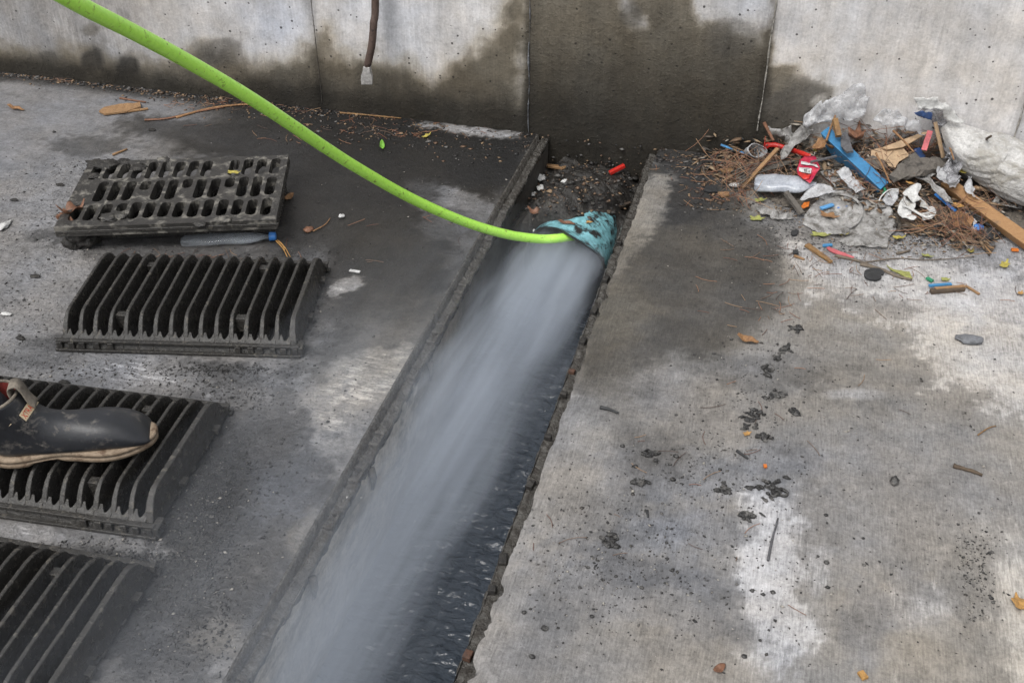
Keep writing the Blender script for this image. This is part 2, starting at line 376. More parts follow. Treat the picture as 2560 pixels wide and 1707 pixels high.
# ------------------------------------------------------------------ stain painting (albedo of dry, wet and dirty concrete)
def ell(px, py, cx, cy, rx, ry, ang=0, soft=.35, nz=None, amp=.35):
    a = math.radians(ang); dx = px - cx; dy = py - cy
    u = (dx * math.cos(a) + dy * math.sin(a)) / rx; v = (-dx * math.sin(a) + dy * math.cos(a)) / ry
    d = np.sqrt(u * u + v * v)
    if nz is not None: d = d + nz * amp
    return 1 - sstep(1 - soft, 1 + soft, d)
def polym(px, py, poly, soft=30, nz=None, amp=25):
    inside = np.zeros(px.shape, bool); dist = np.full(px.shape, 1e9); n = len(poly)
    for i in range(n):
        x1, y1 = poly[i]; x2, y2 = poly[(i + 1) % n]
        c = ((y1 > py) != (y2 > py)) & (px < (x2 - x1) * (py - y1) / ((y2 - y1) or 1e-9) + x1); inside ^= c
        ex, ey = x2 - x1, y2 - y1; L2 = ex * ex + ey * ey or 1e-9
        t = np.clip(((px - x1) * ex + (py - y1) * ey) / L2, 0, 1)
        dist = np.minimum(dist, np.hypot(px - x1 - t * ex, py - y1 - t * ey))
    sd_ = np.where(inside, dist, -dist)
    if nz is not None: sd_ = sd_ + nz * amp
    return sstep(-soft, soft, sd_)
def paint(F, m, L=None, w=None, wet=None, sp=None, a=1.0):
    m = m * a
    for i, v in enumerate((L, w, wet, sp)):
        if v is not None: F[:, i] = F[:, i] * (1 - m) + v * m

# ================================================================== SETTING
CL, CR = -0.795, -0.385        # concrete edges of the drain channel
RL, RR = -0.757, -0.412        # inner faces of the channel
WY = 3.300                     # wall face
def axis(dense, lo, hi, outer):
    return np.array(sorted(set([round(v, 5) for v in np.arange(dense[0], dense[1] + 1e-6, dense[2])] + lo + hi)))
def grid_faces(nx, ny, keep=None):
    i, j = np.meshgrid(np.arange(nx - 1), np.arange(ny - 1), indexing='ij')
    q = np.stack([i * ny + j, (i + 1) * ny + j, (i + 1) * ny + j + 1, i * ny + j + 1], -1).reshape(-1, 4)
    return q if keep is None else q[keep.reshape(-1)]

def ground_side(name, xs, ys, side):
    X, Y = np.meshgrid(xs, ys, indexing='ij')
    x = X.ravel().copy(); y = Y.ravel().copy(); z = np.zeros_like(x)
    px, py = proj(np.stack([x, y, z], -1))
    n1 = fbm(x, y, 7, 5, 3); n2 = fbm(x, y, 22, 4, 9); n3 = fbm(x * .35, y, 16, 4, 21)
    n2b = fbm(x, y, 70, 4, 10)
    nn = n1 * .5 + n2 * .4 + n2b * .4
    F = np.zeros((len(x), 4))
    e = lambda cx, cy, rx, ry, ang=0, soft=.35, amp=.6: ell(px, py, cx, cy, rx, ry, ang, soft, nn * 1.4, amp)
    if side == 'L':
        F[:] = (.155, .35, .45, .30)
        P = lambda poly, soft=30, amp=50: polym(px, py, poly, soft, nn * 1.5, amp)
        # smooth wet light grey apron at upper left
        paint(F, P([(-900, 150), (420, 205), (700, 300), (560, 370), (300, 400), (160, 520), (120, 900), (-900, 1000)], 40), .20, .28, .55, .12)
        paint(F, P([(-900, 480), (260, 420), (200, 640), (420, 760), (200, 800), (520, 900), (430, 960), (0, 960), (-900, 1000)], 30), .215, .35, .2, .50)
        paint(F, e(130, 520, 170, 60), .26, .3, .15, .55, .7)
        # big dark washed zone
        paint(F, P([(380, 360), (620, 300), (760, 262), (1330, 330), (1300, 420), (1160, 600), (1080, 800), (860, 780), (820, 600), (700, 640), (640, 420), (500, 390)], 35, 60), .034, .55, .55, .12)
        paint(F, e(500, 335, 190, 28, 8), .055, .4, .6, .1, .8)
        paint(F, e(210, 365, 95, 22, 0), .09, .4, .5, .1, .75)
        paint(F, e(640, 350, 140, 45, 10), .05, .4, .5, .2, .8)
        paint(F, e(1180, 400, 130, 60, 20), .028, .4, .4, .25)
        paint(F, e(950, 700, 130, 110, -20), .05, .75, .5, .1, .9)
        paint(F, e(900, 570, 160, 60, 0), .05, .8, .5, .12, .7)
        # pale strip below the wall and small pale patches
        paint(F, P([(1020, 306), (1110, 308), (1300, 330), (1300, 346), (1230, 344), (1130, 330), (1020, 315)], 7, 12), .36, .3, .1, .35)
        paint(F, e(1150, 535, 85, 30, 20, .4, 1.0), .24, .3, .3, .35, .75)
        paint(F, e(1080, 480, 60, 26, 10, .4, 1.0), .13, .3, .3, .35, .6)
        paint(F, e(850, 722, 45, 20, -20, .4, 1.0), .30, .3, .2, .2, .8)
        paint(F, e(820, 820, 34, 10, 0), .26, .3, .2, .2, .8)
        paint(F, e(940, 880, 230, 110, -30), .085, .6, .45, .15, .8)
        # dry-ish beige patches by the rail
        paint(F, e(940, 925, 130, 42, -12, .5, 1.1), .30, .65, .15, .15, .85)
        paint(F, e(860, 985, 120, 34, -8, .5, 1.1), .30, .6, .15, .15, .8)
        paint(F, e(790, 1065, 110, 70, -25, .5, 1.1), .34, .5, .15, .2, .85)
        paint(F, e(700, 1150, 70, 50, -30, .5, 1.1), .22, .5, .2, .2, .7)
        # glossy wet zone with crumbly mud
        paint(F, e(600, 1180, 220, 260, 25), .060, .25, .75, .55, .9)
        paint(F, e(700, 1290, 90, 150, 30), .095, .1, .9, .25, .8)
        paint(F, e(610, 1000, 110, 60, 0), .12, .3, .7, .3, .8)
        paint(F, e(500, 1270, 120, 170, 25), .030, .35, .65, .65, .85)
        paint(F, e(500, 1500, 180, 220, 30), .030, .45, .6, .5, .9)
        paint(F, e(430, 1640, 130, 90, 20), .07, .25, .8, .35, .8)
        paint(F, e(560, 1560, 70, 120, 30), .05, .6, .55, .35, .7)
        paint(F, e(640, 1480, 150, 240, 28, .5, 1.0), .075, .35, .5, .3, .7)
        paint(F, e(560, 1600, 110, 60, 28, .5, 1.0), .13, .7, .3, .3, .6)
        paint(F, e(770, 1330, 40, 60, 28, .5, 1.0), .17, .7, .3, .3, .6)
        # around and between the gratings
        paint(F, e(330, 930, 150, 34, 5, .4, 1.1), .34, .3, .15, .5, .85)
        paint(F, e(60, 905, 140, 26, 0), .12, .3, .3, .6, .6)
        paint(F, e(200, 860, 120, 20, 0), .06, .3, .3, .6, .6)
        paint(F, e(560, 930, 150, 30, 5), .07, .3, .7, .5, .7)
        paint(F, e(70, 1340, 140, 22, 12, .4, 1.0), .32, .3, .2, .45, .8)
        paint(F, e(290, 1400, 150, 24, 12), .045, .4, .6, .5, .8)
        paint(F, e(430, 590, 330, 34, 0), .05, .4, .5, .45, .8)
        paint(F, e(430, 632, 300, 18, 0), .11, .4, .5, .6, .7)
        paint(F, e(250, 500, 120, 120, 0), .13, .4, .3, .6, .4)
        paint(F, e(830, 770, 60, 140, 15), .06, .4, .6, .5, .6)
        # dirt line at the wall foot
        paint(F, sstep(WY - .11, WY - .02, y + nn * .05), .03, .5, .35, .4)
        paint(F, sstep(WY - .26, WY - .10, y + nn * .07) * sstep(420, 620, px), .03, .5, .4, .35, .85)
        paint(F, P([(1030, 306), (1110, 308), (1305, 331), (1300, 346), (1230, 345), (1130, 330), (1030, 315)], 5, 9), .42, .3, .1, .30)
        paint(F, e(1160, 505, 70, 26, 20, .4, 1.0), .26, .3, .3, .35, .8)
        paint(F, e(1110, 560, 60, 30, 0, .4, 1.0), .13, .3, .4, .3, .7)
        paint(F, e(850, 722, 40, 18, -20, .4, 1.0), .36, .3, .2, .2, .9)
    else:
        F[:] = (.27, .58, .08, .14)
        P = lambda poly, soft=30, amp=60: polym(px, py, poly, soft * 1.5, nn * 1.5, amp)
        # wider damp grey area
        paint(F, P([(1400, 300), (1960, 560), (1980, 740), (2150, 830), (2330, 860), (2470, 1010), (2400, 1250), (2060, 1480), (1500, 1750), (900, 1800)], 60, 70), .205, .55, .22, .22)
        # brown dark washed area next to the channel end
        paint(F, P([(1560, 330), (1760, 400), (1880, 540), (1950, 600), (1960, 740), (1820, 880), (1640, 900), (1480, 960), (1440, 900), (1520, 700)], 25, 40), .082, .65, .35, .20)
        paint(F, e(1720, 470, 110, 90, 20), .045, .35, .4, .45, .85)
        paint(F, e(1900, 590, 130, 50, 10), .085, .4, .3, .6, .7)
        paint(F, e(1560, 780, 80, 100, 15), .115, .9, .2, .15, .8)
        paint(F, e(1610, 520, 40, 85, 25, .4, 1.0), .25, .7, .1, .25, .8)
        paint(F, e(1540, 650, 26, 60, 25, .4, 1.0), .19, .7, .1, .25, .7)
        paint(F, e(1800, 780, 90, 60, 0), .10, .5, .25, .3, .5)
        paint(F, e(1900, 930, 160, 60, 0), .13, .4, .25, .3, .6)
        paint(F, e(1640, 980, 120, 60, 0), .17, .4, .25, .35, .6)
        # dry light apron
        paint(F, P([(1965, 600), (2200, 560), (2700, 560), (2700, 800), (2400, 850), (2180, 800), (2020, 745)], 16, 40), .40, .36, 0, .30)
        paint(F, P([(2290, 860), (2380, 830), (2700, 800), (2700, 1080), (2480, 1010), (2400, 960), (2330, 950)], 14, 70), .40, .5, 0, .15, .9)
        paint(F, e(2130, 985, 70, 12, 0, .3, .6), .42, .35, 0, .1, .8)
        paint(F, e(2070, 560, 190, 60, 10), .22, .35, .1, .85, .8)
        paint(F, e(2350, 620, 260, 50, 8), .27, .35, .1, .7, .7)
        paint(F, e(2200, 770, 120, 26, 5), .2, .4, .1, .45, .5)
        # pale patches lower down
        paint(F, P([(1890, 1240), (1975, 1230), (2010, 1330), (1985, 1480), (2040, 1600), (1960, 1740), (1880, 1640), (1860, 1440)], 22, 55), .44, .36, 0, .14, .9)
        paint(F, e(2050, 1420, 40, 60, 0, .4, 1.0), .40, .35, 0, .2, .6)
        paint(F, e(2300, 1500, 110, 60, 0, .4, 1.0), .38, .36, 0, .15, .7)
        paint(F, e(2550, 1560, 60, 200, -5, .4, .8), .40, .6, 0, .1, .8)
        paint(F, e(1480, 1120, 60, 110, 20, .5, .9), .27, .6, .05, .2, .7)
        paint(F, e(1330, 1330, 60, 130, 22, .5, .9), .27, .6, .05, .25, .7)
        paint(F, e(1250, 1600, 50, 110, 22, .5, .9), .31, .55, .05, .25, .6)
        paint(F, e(1650, 1340, 110, 40, -15, .4, 1.0), .26, .2, .2, .3, .5)
        # cool grey-violet muddy film
        paint(F, e(1600, 1480, 300, 90, 14), .18, .15, .35, .30, .45)
        paint(F, e(1760, 1330, 120, 60, 10), .15, .15, .4, .45, .45)
        paint(F, e(1590, 1430, 170, 30, 8, .35, .8), .125, .05, .45, .4, .5)
        paint(F, e(2160, 1560, 60, 110, 0), .17, .15, .2, .25, .5)
        paint(F, e(1720, 1190, 240, 60, 10), .15, .15, .3, .4, .45)
        paint(F, e(1950, 1150, 130, 40, 0), .15, .2, .3, .4, .4)
        # dragged mud stains running down beside the drain
        for cx_, cy_, rx_, ry_, an_, L_, w_, al_ in ((1520, 880, 90, 120, 20, .10, .8, .6), (1650, 960, 190, 34, -6, .10, .45, .6), (1860, 960, 170, 26, -8, .10, .5, .5), (1560, 1060, 150, 40, 40, .13, .35, .55), (1700, 1150, 220, 40, 30, .12, .2, .5),
                                              (1500, 1280, 160, 46, -38, .125, .2, .55), (1640, 1420, 300, 44, 16, .115, .1, .6), (1430, 1500, 170, 60, -40, .13, .2, .55), (1330, 1620, 150, 60, -50, .14, .3, .5), (1800, 1400, 90, 150, 10, .14, .15, .45), (1620, 1620, 220, 50, -12, .15, .2, .45), (2130, 1350, 70, 220, 4, .17, .4, .4)):
            paint(F, ell(px, py, cx_, cy_, rx_, ry_, an_, .5, nn * 1.4, .9), L_ + .015, min(1, w_ + .15), .3, .3, al_ * .6)
        # tyre-like broom darkening on the right
        paint(F, e(2250, 1250, 160, 220, 0), .20, .42, .08, .18, .6)
        paint(F, e(2420, 1450, 60, 130, -10), .19, .55, .05, .5, .7)
        paint(F, sstep(WY - .10, WY - .02, y + nn * .05), .05, .5, .35, .6)
    F[:, 0] *= (1 + (.20 if side == 'L' else .26) * n1 + .14 * n3 + .12 * n2b)
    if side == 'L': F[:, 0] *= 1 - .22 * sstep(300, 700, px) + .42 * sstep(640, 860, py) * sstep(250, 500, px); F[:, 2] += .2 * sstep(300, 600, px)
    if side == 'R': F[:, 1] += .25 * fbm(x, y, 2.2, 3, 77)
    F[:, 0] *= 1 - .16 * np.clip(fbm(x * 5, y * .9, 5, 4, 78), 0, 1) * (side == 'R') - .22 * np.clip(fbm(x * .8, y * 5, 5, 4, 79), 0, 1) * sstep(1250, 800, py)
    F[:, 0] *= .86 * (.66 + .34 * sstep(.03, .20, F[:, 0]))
    F = np.clip(F, 0, 1)
    # gentle relief and worn channel edges
    z += fbm(x, y, 3, 3, 4) * .0012 * (np.abs(x) < 4)
    ex = CL if side == 'L' else CR
    d = np.abs(x - ex)
    chip = fbm(y, y * 0 + 3.3, 26, 4, 31)
    if side == 'R':
        amp = .007 + .010 * (fbm(y, y * 0, 3, 2, 8) > 0)
        x += np.where(d < 1e-4, np.clip(chip, -.2, 1) * amp, 0)
        z -= np.where(d < .012, (.5 + chip) * .005, 0)
    else:
        x -= np.where(d < 1e-4, np.clip(chip, 0, 1) * .004, 0)
    V = np.stack([x, y, z], -1)
    nx, ny = X.shape
    q = grid_faces(nx, ny)
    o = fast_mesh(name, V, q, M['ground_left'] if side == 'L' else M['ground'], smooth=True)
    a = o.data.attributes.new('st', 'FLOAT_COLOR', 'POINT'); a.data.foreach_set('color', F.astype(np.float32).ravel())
    tag(o, kind='structure')
    return o
S = .0085
yd = list(np.round(np.arange(.60, WY - .001, S), 5)) + [WY]
yl = [-30, -15, -8, -4, -2, -1, -.5, -.2, 0, .2, .35, .48]
xl = [-30, -18, -10, -6, -4.5, -3.9]
ground_side('ground', np.array(xl + list(np.round(np.arange(-3.4, CL - .002, S), 5)) + [CL]), np.array(yl + yd), 'L')
xr = [2.2, 3, 4.5, 8, 15, 30]
ground_side('pavement', np.array([CR] + list(np.round(np.arange(CR + S, 1.75, S), 5)) + xr), np.array(yl + yd), 'R')

# ---- channel: bottom and side faces
def sheet_grid(name, P0, U, Vv, nu, nv, mat, fieldfn, disp=.004, seed=1, kind=None, parent=None):
    u, v = np.meshgrid(np.linspace(0, 1, nu), np.linspace(0, 1, nv), indexing='ij')
    P = np.array(P0)[None] + u.reshape(-1, 1) * np.array(U)[None] + v.reshape(-1, 1) * np.array(Vv)[None]
    nrm = np.cross(U, Vv); nrm = nrm / np.linalg.norm(nrm)
    lu = u.ravel() * np.linalg.norm(U); lv = v.ravel() * np.linalg.norm(Vv)
    P = P + nrm[None] * (fbm(lu, lv, 12, 4, seed)[:, None] * disp)
    o = fast_mesh(name, P, grid_faces(nu, nv), mat, smooth=True)
    F = np.clip(fieldfn(P, lu, lv), 0, 1)
    a = o.data.attributes.new('st', 'FLOAT_COLOR', 'POINT'); a.data.foreach_set('color', F.astype(np.float32).ravel())
    if parent: o.parent = parent
    if kind: tag(o, kind=kind)
    return o
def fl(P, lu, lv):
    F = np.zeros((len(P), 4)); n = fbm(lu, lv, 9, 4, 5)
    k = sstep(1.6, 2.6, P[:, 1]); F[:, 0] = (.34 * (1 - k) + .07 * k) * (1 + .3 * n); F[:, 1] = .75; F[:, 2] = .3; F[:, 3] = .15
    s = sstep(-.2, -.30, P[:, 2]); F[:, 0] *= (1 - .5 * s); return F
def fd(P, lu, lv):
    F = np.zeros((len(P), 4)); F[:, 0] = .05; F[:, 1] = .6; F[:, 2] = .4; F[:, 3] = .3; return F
ZB = -.42
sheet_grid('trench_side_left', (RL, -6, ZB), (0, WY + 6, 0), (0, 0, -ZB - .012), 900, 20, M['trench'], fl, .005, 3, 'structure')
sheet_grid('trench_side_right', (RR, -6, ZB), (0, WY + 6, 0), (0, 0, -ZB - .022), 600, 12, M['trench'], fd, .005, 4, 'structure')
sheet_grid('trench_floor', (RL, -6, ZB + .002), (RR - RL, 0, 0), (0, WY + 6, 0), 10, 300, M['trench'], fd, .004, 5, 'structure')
mb = MB()
for x in (CL - .02, CR + .02): mb.box((x + (-.3 if x < -.6 else .3), -1.35, -.2), (.6, 9.26, .36), mi=0)
o = mb.build('trench_bedding', [M['mud']]); tag(o, kind='structure')

# ---- water in the channel
def water():
    m, t, nd, lk = new_mat('channel_water')
    tc = nd.new('ShaderNodeTexCoord').outputs['Object']
    b = nd.new('ShaderNodeBsdfPrincipled'); b.inputs['Base Color'].default_value = (.040, .050, .064, 1)
    b.inputs['Roughness'].default_value = .05; b.inputs['IOR'].default_value = 1.42; b.inputs['Coat Weight'].default_value = .15; b.inputs['Coat Roughness'].default_value = .03
    n = noise_n(nd, lk, mapping(nd, lk, tc, (.6, 1, 1)), 48, 2, .5, .3)
    n2 = noise_n(nd, lk, mapping(nd, lk, tc, (1, .8, 1)), 95, 3, .6, .3)
    h = math_n(nd, lk, 'ADD', n, math_n(nd, lk, 'MULTIPLY', n2, .10))
    bp = nd.new('ShaderNodeBump'); bp.inputs['Strength'].default_value = 1; bp.inputs['Distance'].default_value = .014
    lk.new(h, bp.inputs['Height']); lk.new(bp.outputs[0], b.inputs['Normal'])
    o_ = nd.new('ShaderNodeOutputMaterial'); lk.new(b.outputs[0], o_.inputs[0])
    xs = np.linspace(RL - .01, RR + .01, 80); ys = np.concatenate([np.linspace(-6, .7, 30), np.linspace(.71, 2.95, 520)])
    X, Y = np.meshgrid(xs, ys, indexing='ij'); x = X.ravel(); y = Y.ravel()
    z = -.285 + fbm(x * .6, y, 36, 2, 41) * .006 + fbm(x * .7, y, 75, 2, 43) * .0028
    o = fast_mesh('water', np.stack([x, y, z], -1), grid_faces(len(xs), len(ys)), m, smooth=True); tag(o, kind='structure')
water()

# ---- retaining wall
def wall():
    xs = np.array([-30, -15, -8, -5, -4.2] + list(np.round(np.arange(-3.8, 1.7, .0095), 5)) + [2.4, 4, 8, 15, 30])
    zs = np.array([-.6, -.45] + list(np.round(np.arange(-.30, .66, .0095), 5)) + [.8, 1.0, 1.3])
    X, Z = np.meshgrid(xs, zs, indexing='ij'); x = X.ravel(); z = Z.ravel(); y = np.full_like(x, WY)
    px, py = proj(np.stack([x, y, z], -1))
    n1 = fbm(x, z, 6, 5, 51); n2 = fbm(x, z, 24, 4, 52); nn = n1 * .55 + n2 * .45
    n3 = fbm(x * 3, z * .6, 8, 4, 53)
    F = np.zeros((len(x), 4)); F[:] = (.56, .40, .05, .05)
    e = lambda cx, cy, rx, ry, ang=0, soft=.35, amp=.6: ell(px, py, cx, cy, rx, ry, ang, soft, nn * 1.4, amp)
    P = lambda poly, soft=18, amp=28: polym(px, py, poly, soft * 1.7, nn * 1.5, amp * 1.3)
    # greyer streaked left panels
    paint(F, 1 - sstep(150, 700, px), .26, .45, .05, .12)
    paint(F, P([(430, -60), (1290, -60), (1270, 60), (1200, 130), (880, 100), (820, 60), (640, 90), (520, 60)], 40), .58, .35, 0, .05, .8)
    paint(F, P([(560, -60), (800, -60), (760, 110), (640, 110)], 30), .43, .16, 0, .04, .7)
    # rising damp along the foot
    paint(F, P([(-600, 110), (200, 130), (430, 160), (500, 115), (560, 122), (640, 150), (720, 150), (790, 115), (812, 70), (840, 130), (930, 140), (980, 165), (1020, 150), (1080, 205), (1110, 165), (1180, 135), (1250, 60), (1290, -80), (1315, -80), (1315, 420), (-600, 420)], 22, 30), .100, 1.0, .10, .12)
    paint(F, e(232, 152, 30, 42, 0, .3, .5), .035, .7, .15, .2, .95)
    paint(F, e(318, 180, 28, 46, 15, .3, .5), .035, .7, .15, .2, .95)
    paint(F, e(228, 75, 22, 14, 0), .12, .7, .1, .2, .8)
    paint(F, e(120, 145, 24, 16), .10, .7, .1, .2, .6)
    paint(F, e(540, 135, 60, 40), .07, .7, .15, .2, .7)
    # large wet panel
    paint(F, P([(1314, -90), (1950, -90), (1925, 165), (1995, 165), (2030, 205), (2090, 222), (2040, 290), (1960, 420), (1300, 480), (1310, 330)], 5, 10), .130, .95, .35, .30)
    paint(F, P([(1524, -90), (1600, -90), (1590, 30), (1622, 40), (1625, 75), (1580, 92), (1560, 60), (1545, 20)], 9, 26), .46, .25, .05, .05)
    paint(F, e(1580, 40, 22, 26), .13, .6, .3, .2, .7)
    paint(F, P([(1700, -90), (1945, -90), (1930, 70), (1900, 95), (1860, 125), (1820, 70), (1760, 45), (1740, 20)], 12, 30), .46, .25, .05, .05)
    paint(F, e(1830, 90, 60, 50, 0), .12, .6, .3, .2, .6)
    paint(F, sstep(-60, 290, py) * polym(px, py, [(1314, -90), (1925, -90), (1930, 430), (1300, 480)], 12), .030, 1.0, .25, .3, .95)
    # light right panels with flaked render
    paint(F, sstep(1940, 2100, px) * (1 - sstep(190, 330, py)), .52, .45, 0, .05, .6)
    paint(F, e(2030, 165, 50, 40, 25, .3, .9), .48, .5, 0, .02, .7)
    paint(F, e(2000, 260, 90, 60, -30), .085, .75, .15, .2, .9)
    paint(F, e(2050, 250, 20, 12, -30, .3, .5), .36, .6, .1, .1, .8)
    paint(F, e(2250, 400, 160, 60, 10), .16, .6, .1, .15, .8)
    paint(F, e(1980, 60, 24, 60, 0), .44, .35, 0, .02, .5)
    # foot of the wall, soot-dark
    foot = 1 - sstep(.03, .11, z + nn * .05)
    paint(F, foot * (1 - sstep(2000, 2250, px)), .020, .95, .15, .30, .92)
    foot2 = 1 - sstep(.04, .20, z + nn * .06)
    paint(F, foot2 * sstep(500, 800, px) * (1 - sstep(1960, 2100, px)), .022, .95, .15, .3, .8)
    paint(F, (1 - sstep(-.02, .01, z)), .018, .95, .25, .3)
    for sx in (-1.575, -.827, -.075, .678):
        k = np.exp(-((x - sx) / .02) ** 2); F[:, 0] *= 1 - .35 * k
    F[:, 0] *= (1 + .20 * n1 + .26 * n3); F = np.clip(F, 0, 1)
    y = y + fbm(x, z, 5, 3, 54) * .0015
    for sx in (-1.575, -.827, -.075, .678): y += np.exp(-((x - sx) / .006) ** 2) * .004
    V = np.stack([x, y, z], -1); nx, nz = X.shape
    q = grid_faces(nx, nz)
    root = empty('retaining_wall', (0, WY, 0), label='long board-marked concrete wall, stained dark at its foot, closing off the drain channel', cat='wall')
    V[:, 1] -= WY
    o = fast_mesh('wall_face', V, q, M['wall'], smooth=True); o.parent = root
    a = o.data.attributes.new('st', 'FLOAT_COLOR', 'POINT'); a.data.foreach_set('color', F.astype(np.float32).ravel())
    b = MB(); b.box((0, .155, .35), (60, .29, 1.9)); co = b.build('wall_core', M['greyrub'], root)
    co.data.materials[0] = dirty('wall_top_concrete', (.34, .33, .31), (.14, .13, .11), .4, .85, .9, 6, .3)
    # pale fins of grout squeezed out at the panel joints
    for sx, z0, z1, w, mt in ((-.827, -.02, .62, .007, M['stone']), (-.074, .10, .62, .010, 'g'), (-1.575, .02, .62, .003, M['greywood']), (.678, .05, .62, .010, 'g')):
        mm = M['grout'] if mt == 'g' else mt
        b = MB(); pts = []; rad = []
        for i in range(240):
            t = i / 239; z_ = z0 + (z1 - z0) * t; q_ = mnoise.fractal(Vector((sx * 9, z_ * 22, 0)), 1, 2, 4)
            pts.append((sx + .004 * mnoise.noise(Vector((sx * 5, z_ * 9, 3))), .0015, z_)); rad.append(w * max(.12, .62 + .9 * q_))
        ring = 6; b.tube([(p[0], p[1], p[2]) for p in pts], rad, ring, flat=.35)
        jo = b.build('joint_ridge', mm, root, smooth=True)
M['grout'] = dirty('grout', (.44, .42, .38), (.2, .18, .15), .4, .9, .9, 40, .6)
wall()

# ---- channel rails
def rail(name, label, x0, x1, side):
    root = empty(name, (0, 0, 0), label=label, cat='drain rail')
    ys = np.concatenate([np.linspace(-2, .7, 60), np.linspace(.705, WY - .005, 900)])
    if side == 'L':
        prof = [(CL - .004, -.03), (CL - .002, .0008), (CL + .005, .0010), (CL + .0075, -.020), (CL + .017, -.021), (CL + .0185, -.006), (CL + .021, -.005), (CL + .026, -.009), (CL + .032, -.010), (RL + .000, -.010), (RL + .003, -.014), (RL + .002, -.026)]
    else:
        prof = [(RR - .004, -.060), (RR - .004, -.030), (RR + .002, -.024), (RR + .015, -.026), (RR + .026, -.030), (RR + .034, -.030), (RR + .036, -.014), (RR + .042, -.012), (CR + .002, -.012), (CR + .006, -.03)]
    n = len(prof); V = []
    for k, (a, z) in enumerate(prof):
        am = .0008 if k < 4 and side == 'L' else .0052
        dz = fbm(ys, ys * 0 + k * .31, 38, 4, 61) * am * (1.6 if side == 'R' else 1)
        dx = fbm(ys, ys * 0 + k * .43, 45, 3, 67) * am * .8
        V.append(np.stack([a + dx, ys, z + dz], -1))
    V = np.concatenate(V); fast = fast_mesh('rail_profile', V, grid_faces(n, len(ys)), M['rail'], smooth=False); fast.parent = root
    s = fast.modifiers.new('s', 'SOLIDIFY'); s.thickness = .003; s.offset = -1
    # seat sockets and lugs
    if side == 'L':
        for yc in (1.02, 1.16, 1.44, 1.58, 1.70, 1.95, 2.10, 2.18, 2.33, 2.62, 2.78):
            b = MB()
            for q in (-.020, .020): b.box((RL - .010, yc + q, -.006), (.022, .010, .010), rz=random.uniform(-.15, .15))
            b.box((RL - .001, yc, -.008), (.006, .05, .012))
            b.build('seat_lug', M['rail'], root, bevel=.0015)
        for yc in (1.30, 2.02, 1.62):
            b = MB(); b.tube([(RL + .006, yc, -.02), (RL + .010, yc - .004, -.045), (RL + .007, yc - .006, -.075)], [.009, .008, .003], 7, jit=.2)
            b.build('mud_drip', M['rail'], root, smooth=True)
    else:
        for i, yc in enumerate((.98, 1.12, 1.20, 1.36, 1.44, 1.66, 1.82, 1.98, 2.07, 2.2, 2.34, 2.5, 2.7)):
            b = MB(); b.box((RR + .008, yc, -.020), (.016, random.uniform(.010, .03), .014), rz=random.uniform(-.3, .3))
            b.build('seat_lug', M['rust'] if i % 6 == 2 else M['mud'], root, bevel=.002)
    return root
rail('channel_rail', 'long crusted iron rail with sockets along the left edge of the open drain', CL, RL, 'L')
rail('channel_rail', 'dark rusty iron rail under the crumbling right edge of the open drain', RR, CR, 'R')

# chipped crumbs stuck along the right edge
# ================================================================== MUD BANK, PIPE, SPRAY
def bank_z(x, y):
    b = -.085 + .03 * sstep(3.1, 2.86, y) - .05 * sstep(-.50, -.44, x) - .025 * sstep(-.70, -.74, x)
    b = b + .110 * np.exp(-((x + .60) / .085) ** 2 - ((y - 2.84) / .10) ** 2) + .085 * np.exp(-((x + .52) / .12) ** 2 - ((y - 2.95) / .085) ** 2)
    front = 2.705 - (x + .562) * .27 + .11 * sstep(-.53, -.49, x)
    b = b + .03 * np.exp(-((x + .62) / .08) ** 2 - ((y - 2.76) / .05) ** 2)
    b = b - .30 * sstep(front + .035, front, y)
    return b + fbm(x, y, 22, 5, 71) * .020 + fbm(x, y, 80, 3, 72) * .006
xs = np.linspace(RL - .005, RR + .03, 70); ys = np.linspace(2.55, WY + .003, 150)
X, Y = np.meshgrid(xs, ys, indexing='ij')
o = fast_mesh('mud_bank', np.stack([X.ravel(), Y.ravel(), bank_z(X.ravel(), Y.ravel())], -1), grid_faces(70, 150), M['mud'], smooth=True)
tag(o, 'heap of black mud and rubbish filling the drain below the wall', 'mud', kind='stuff')

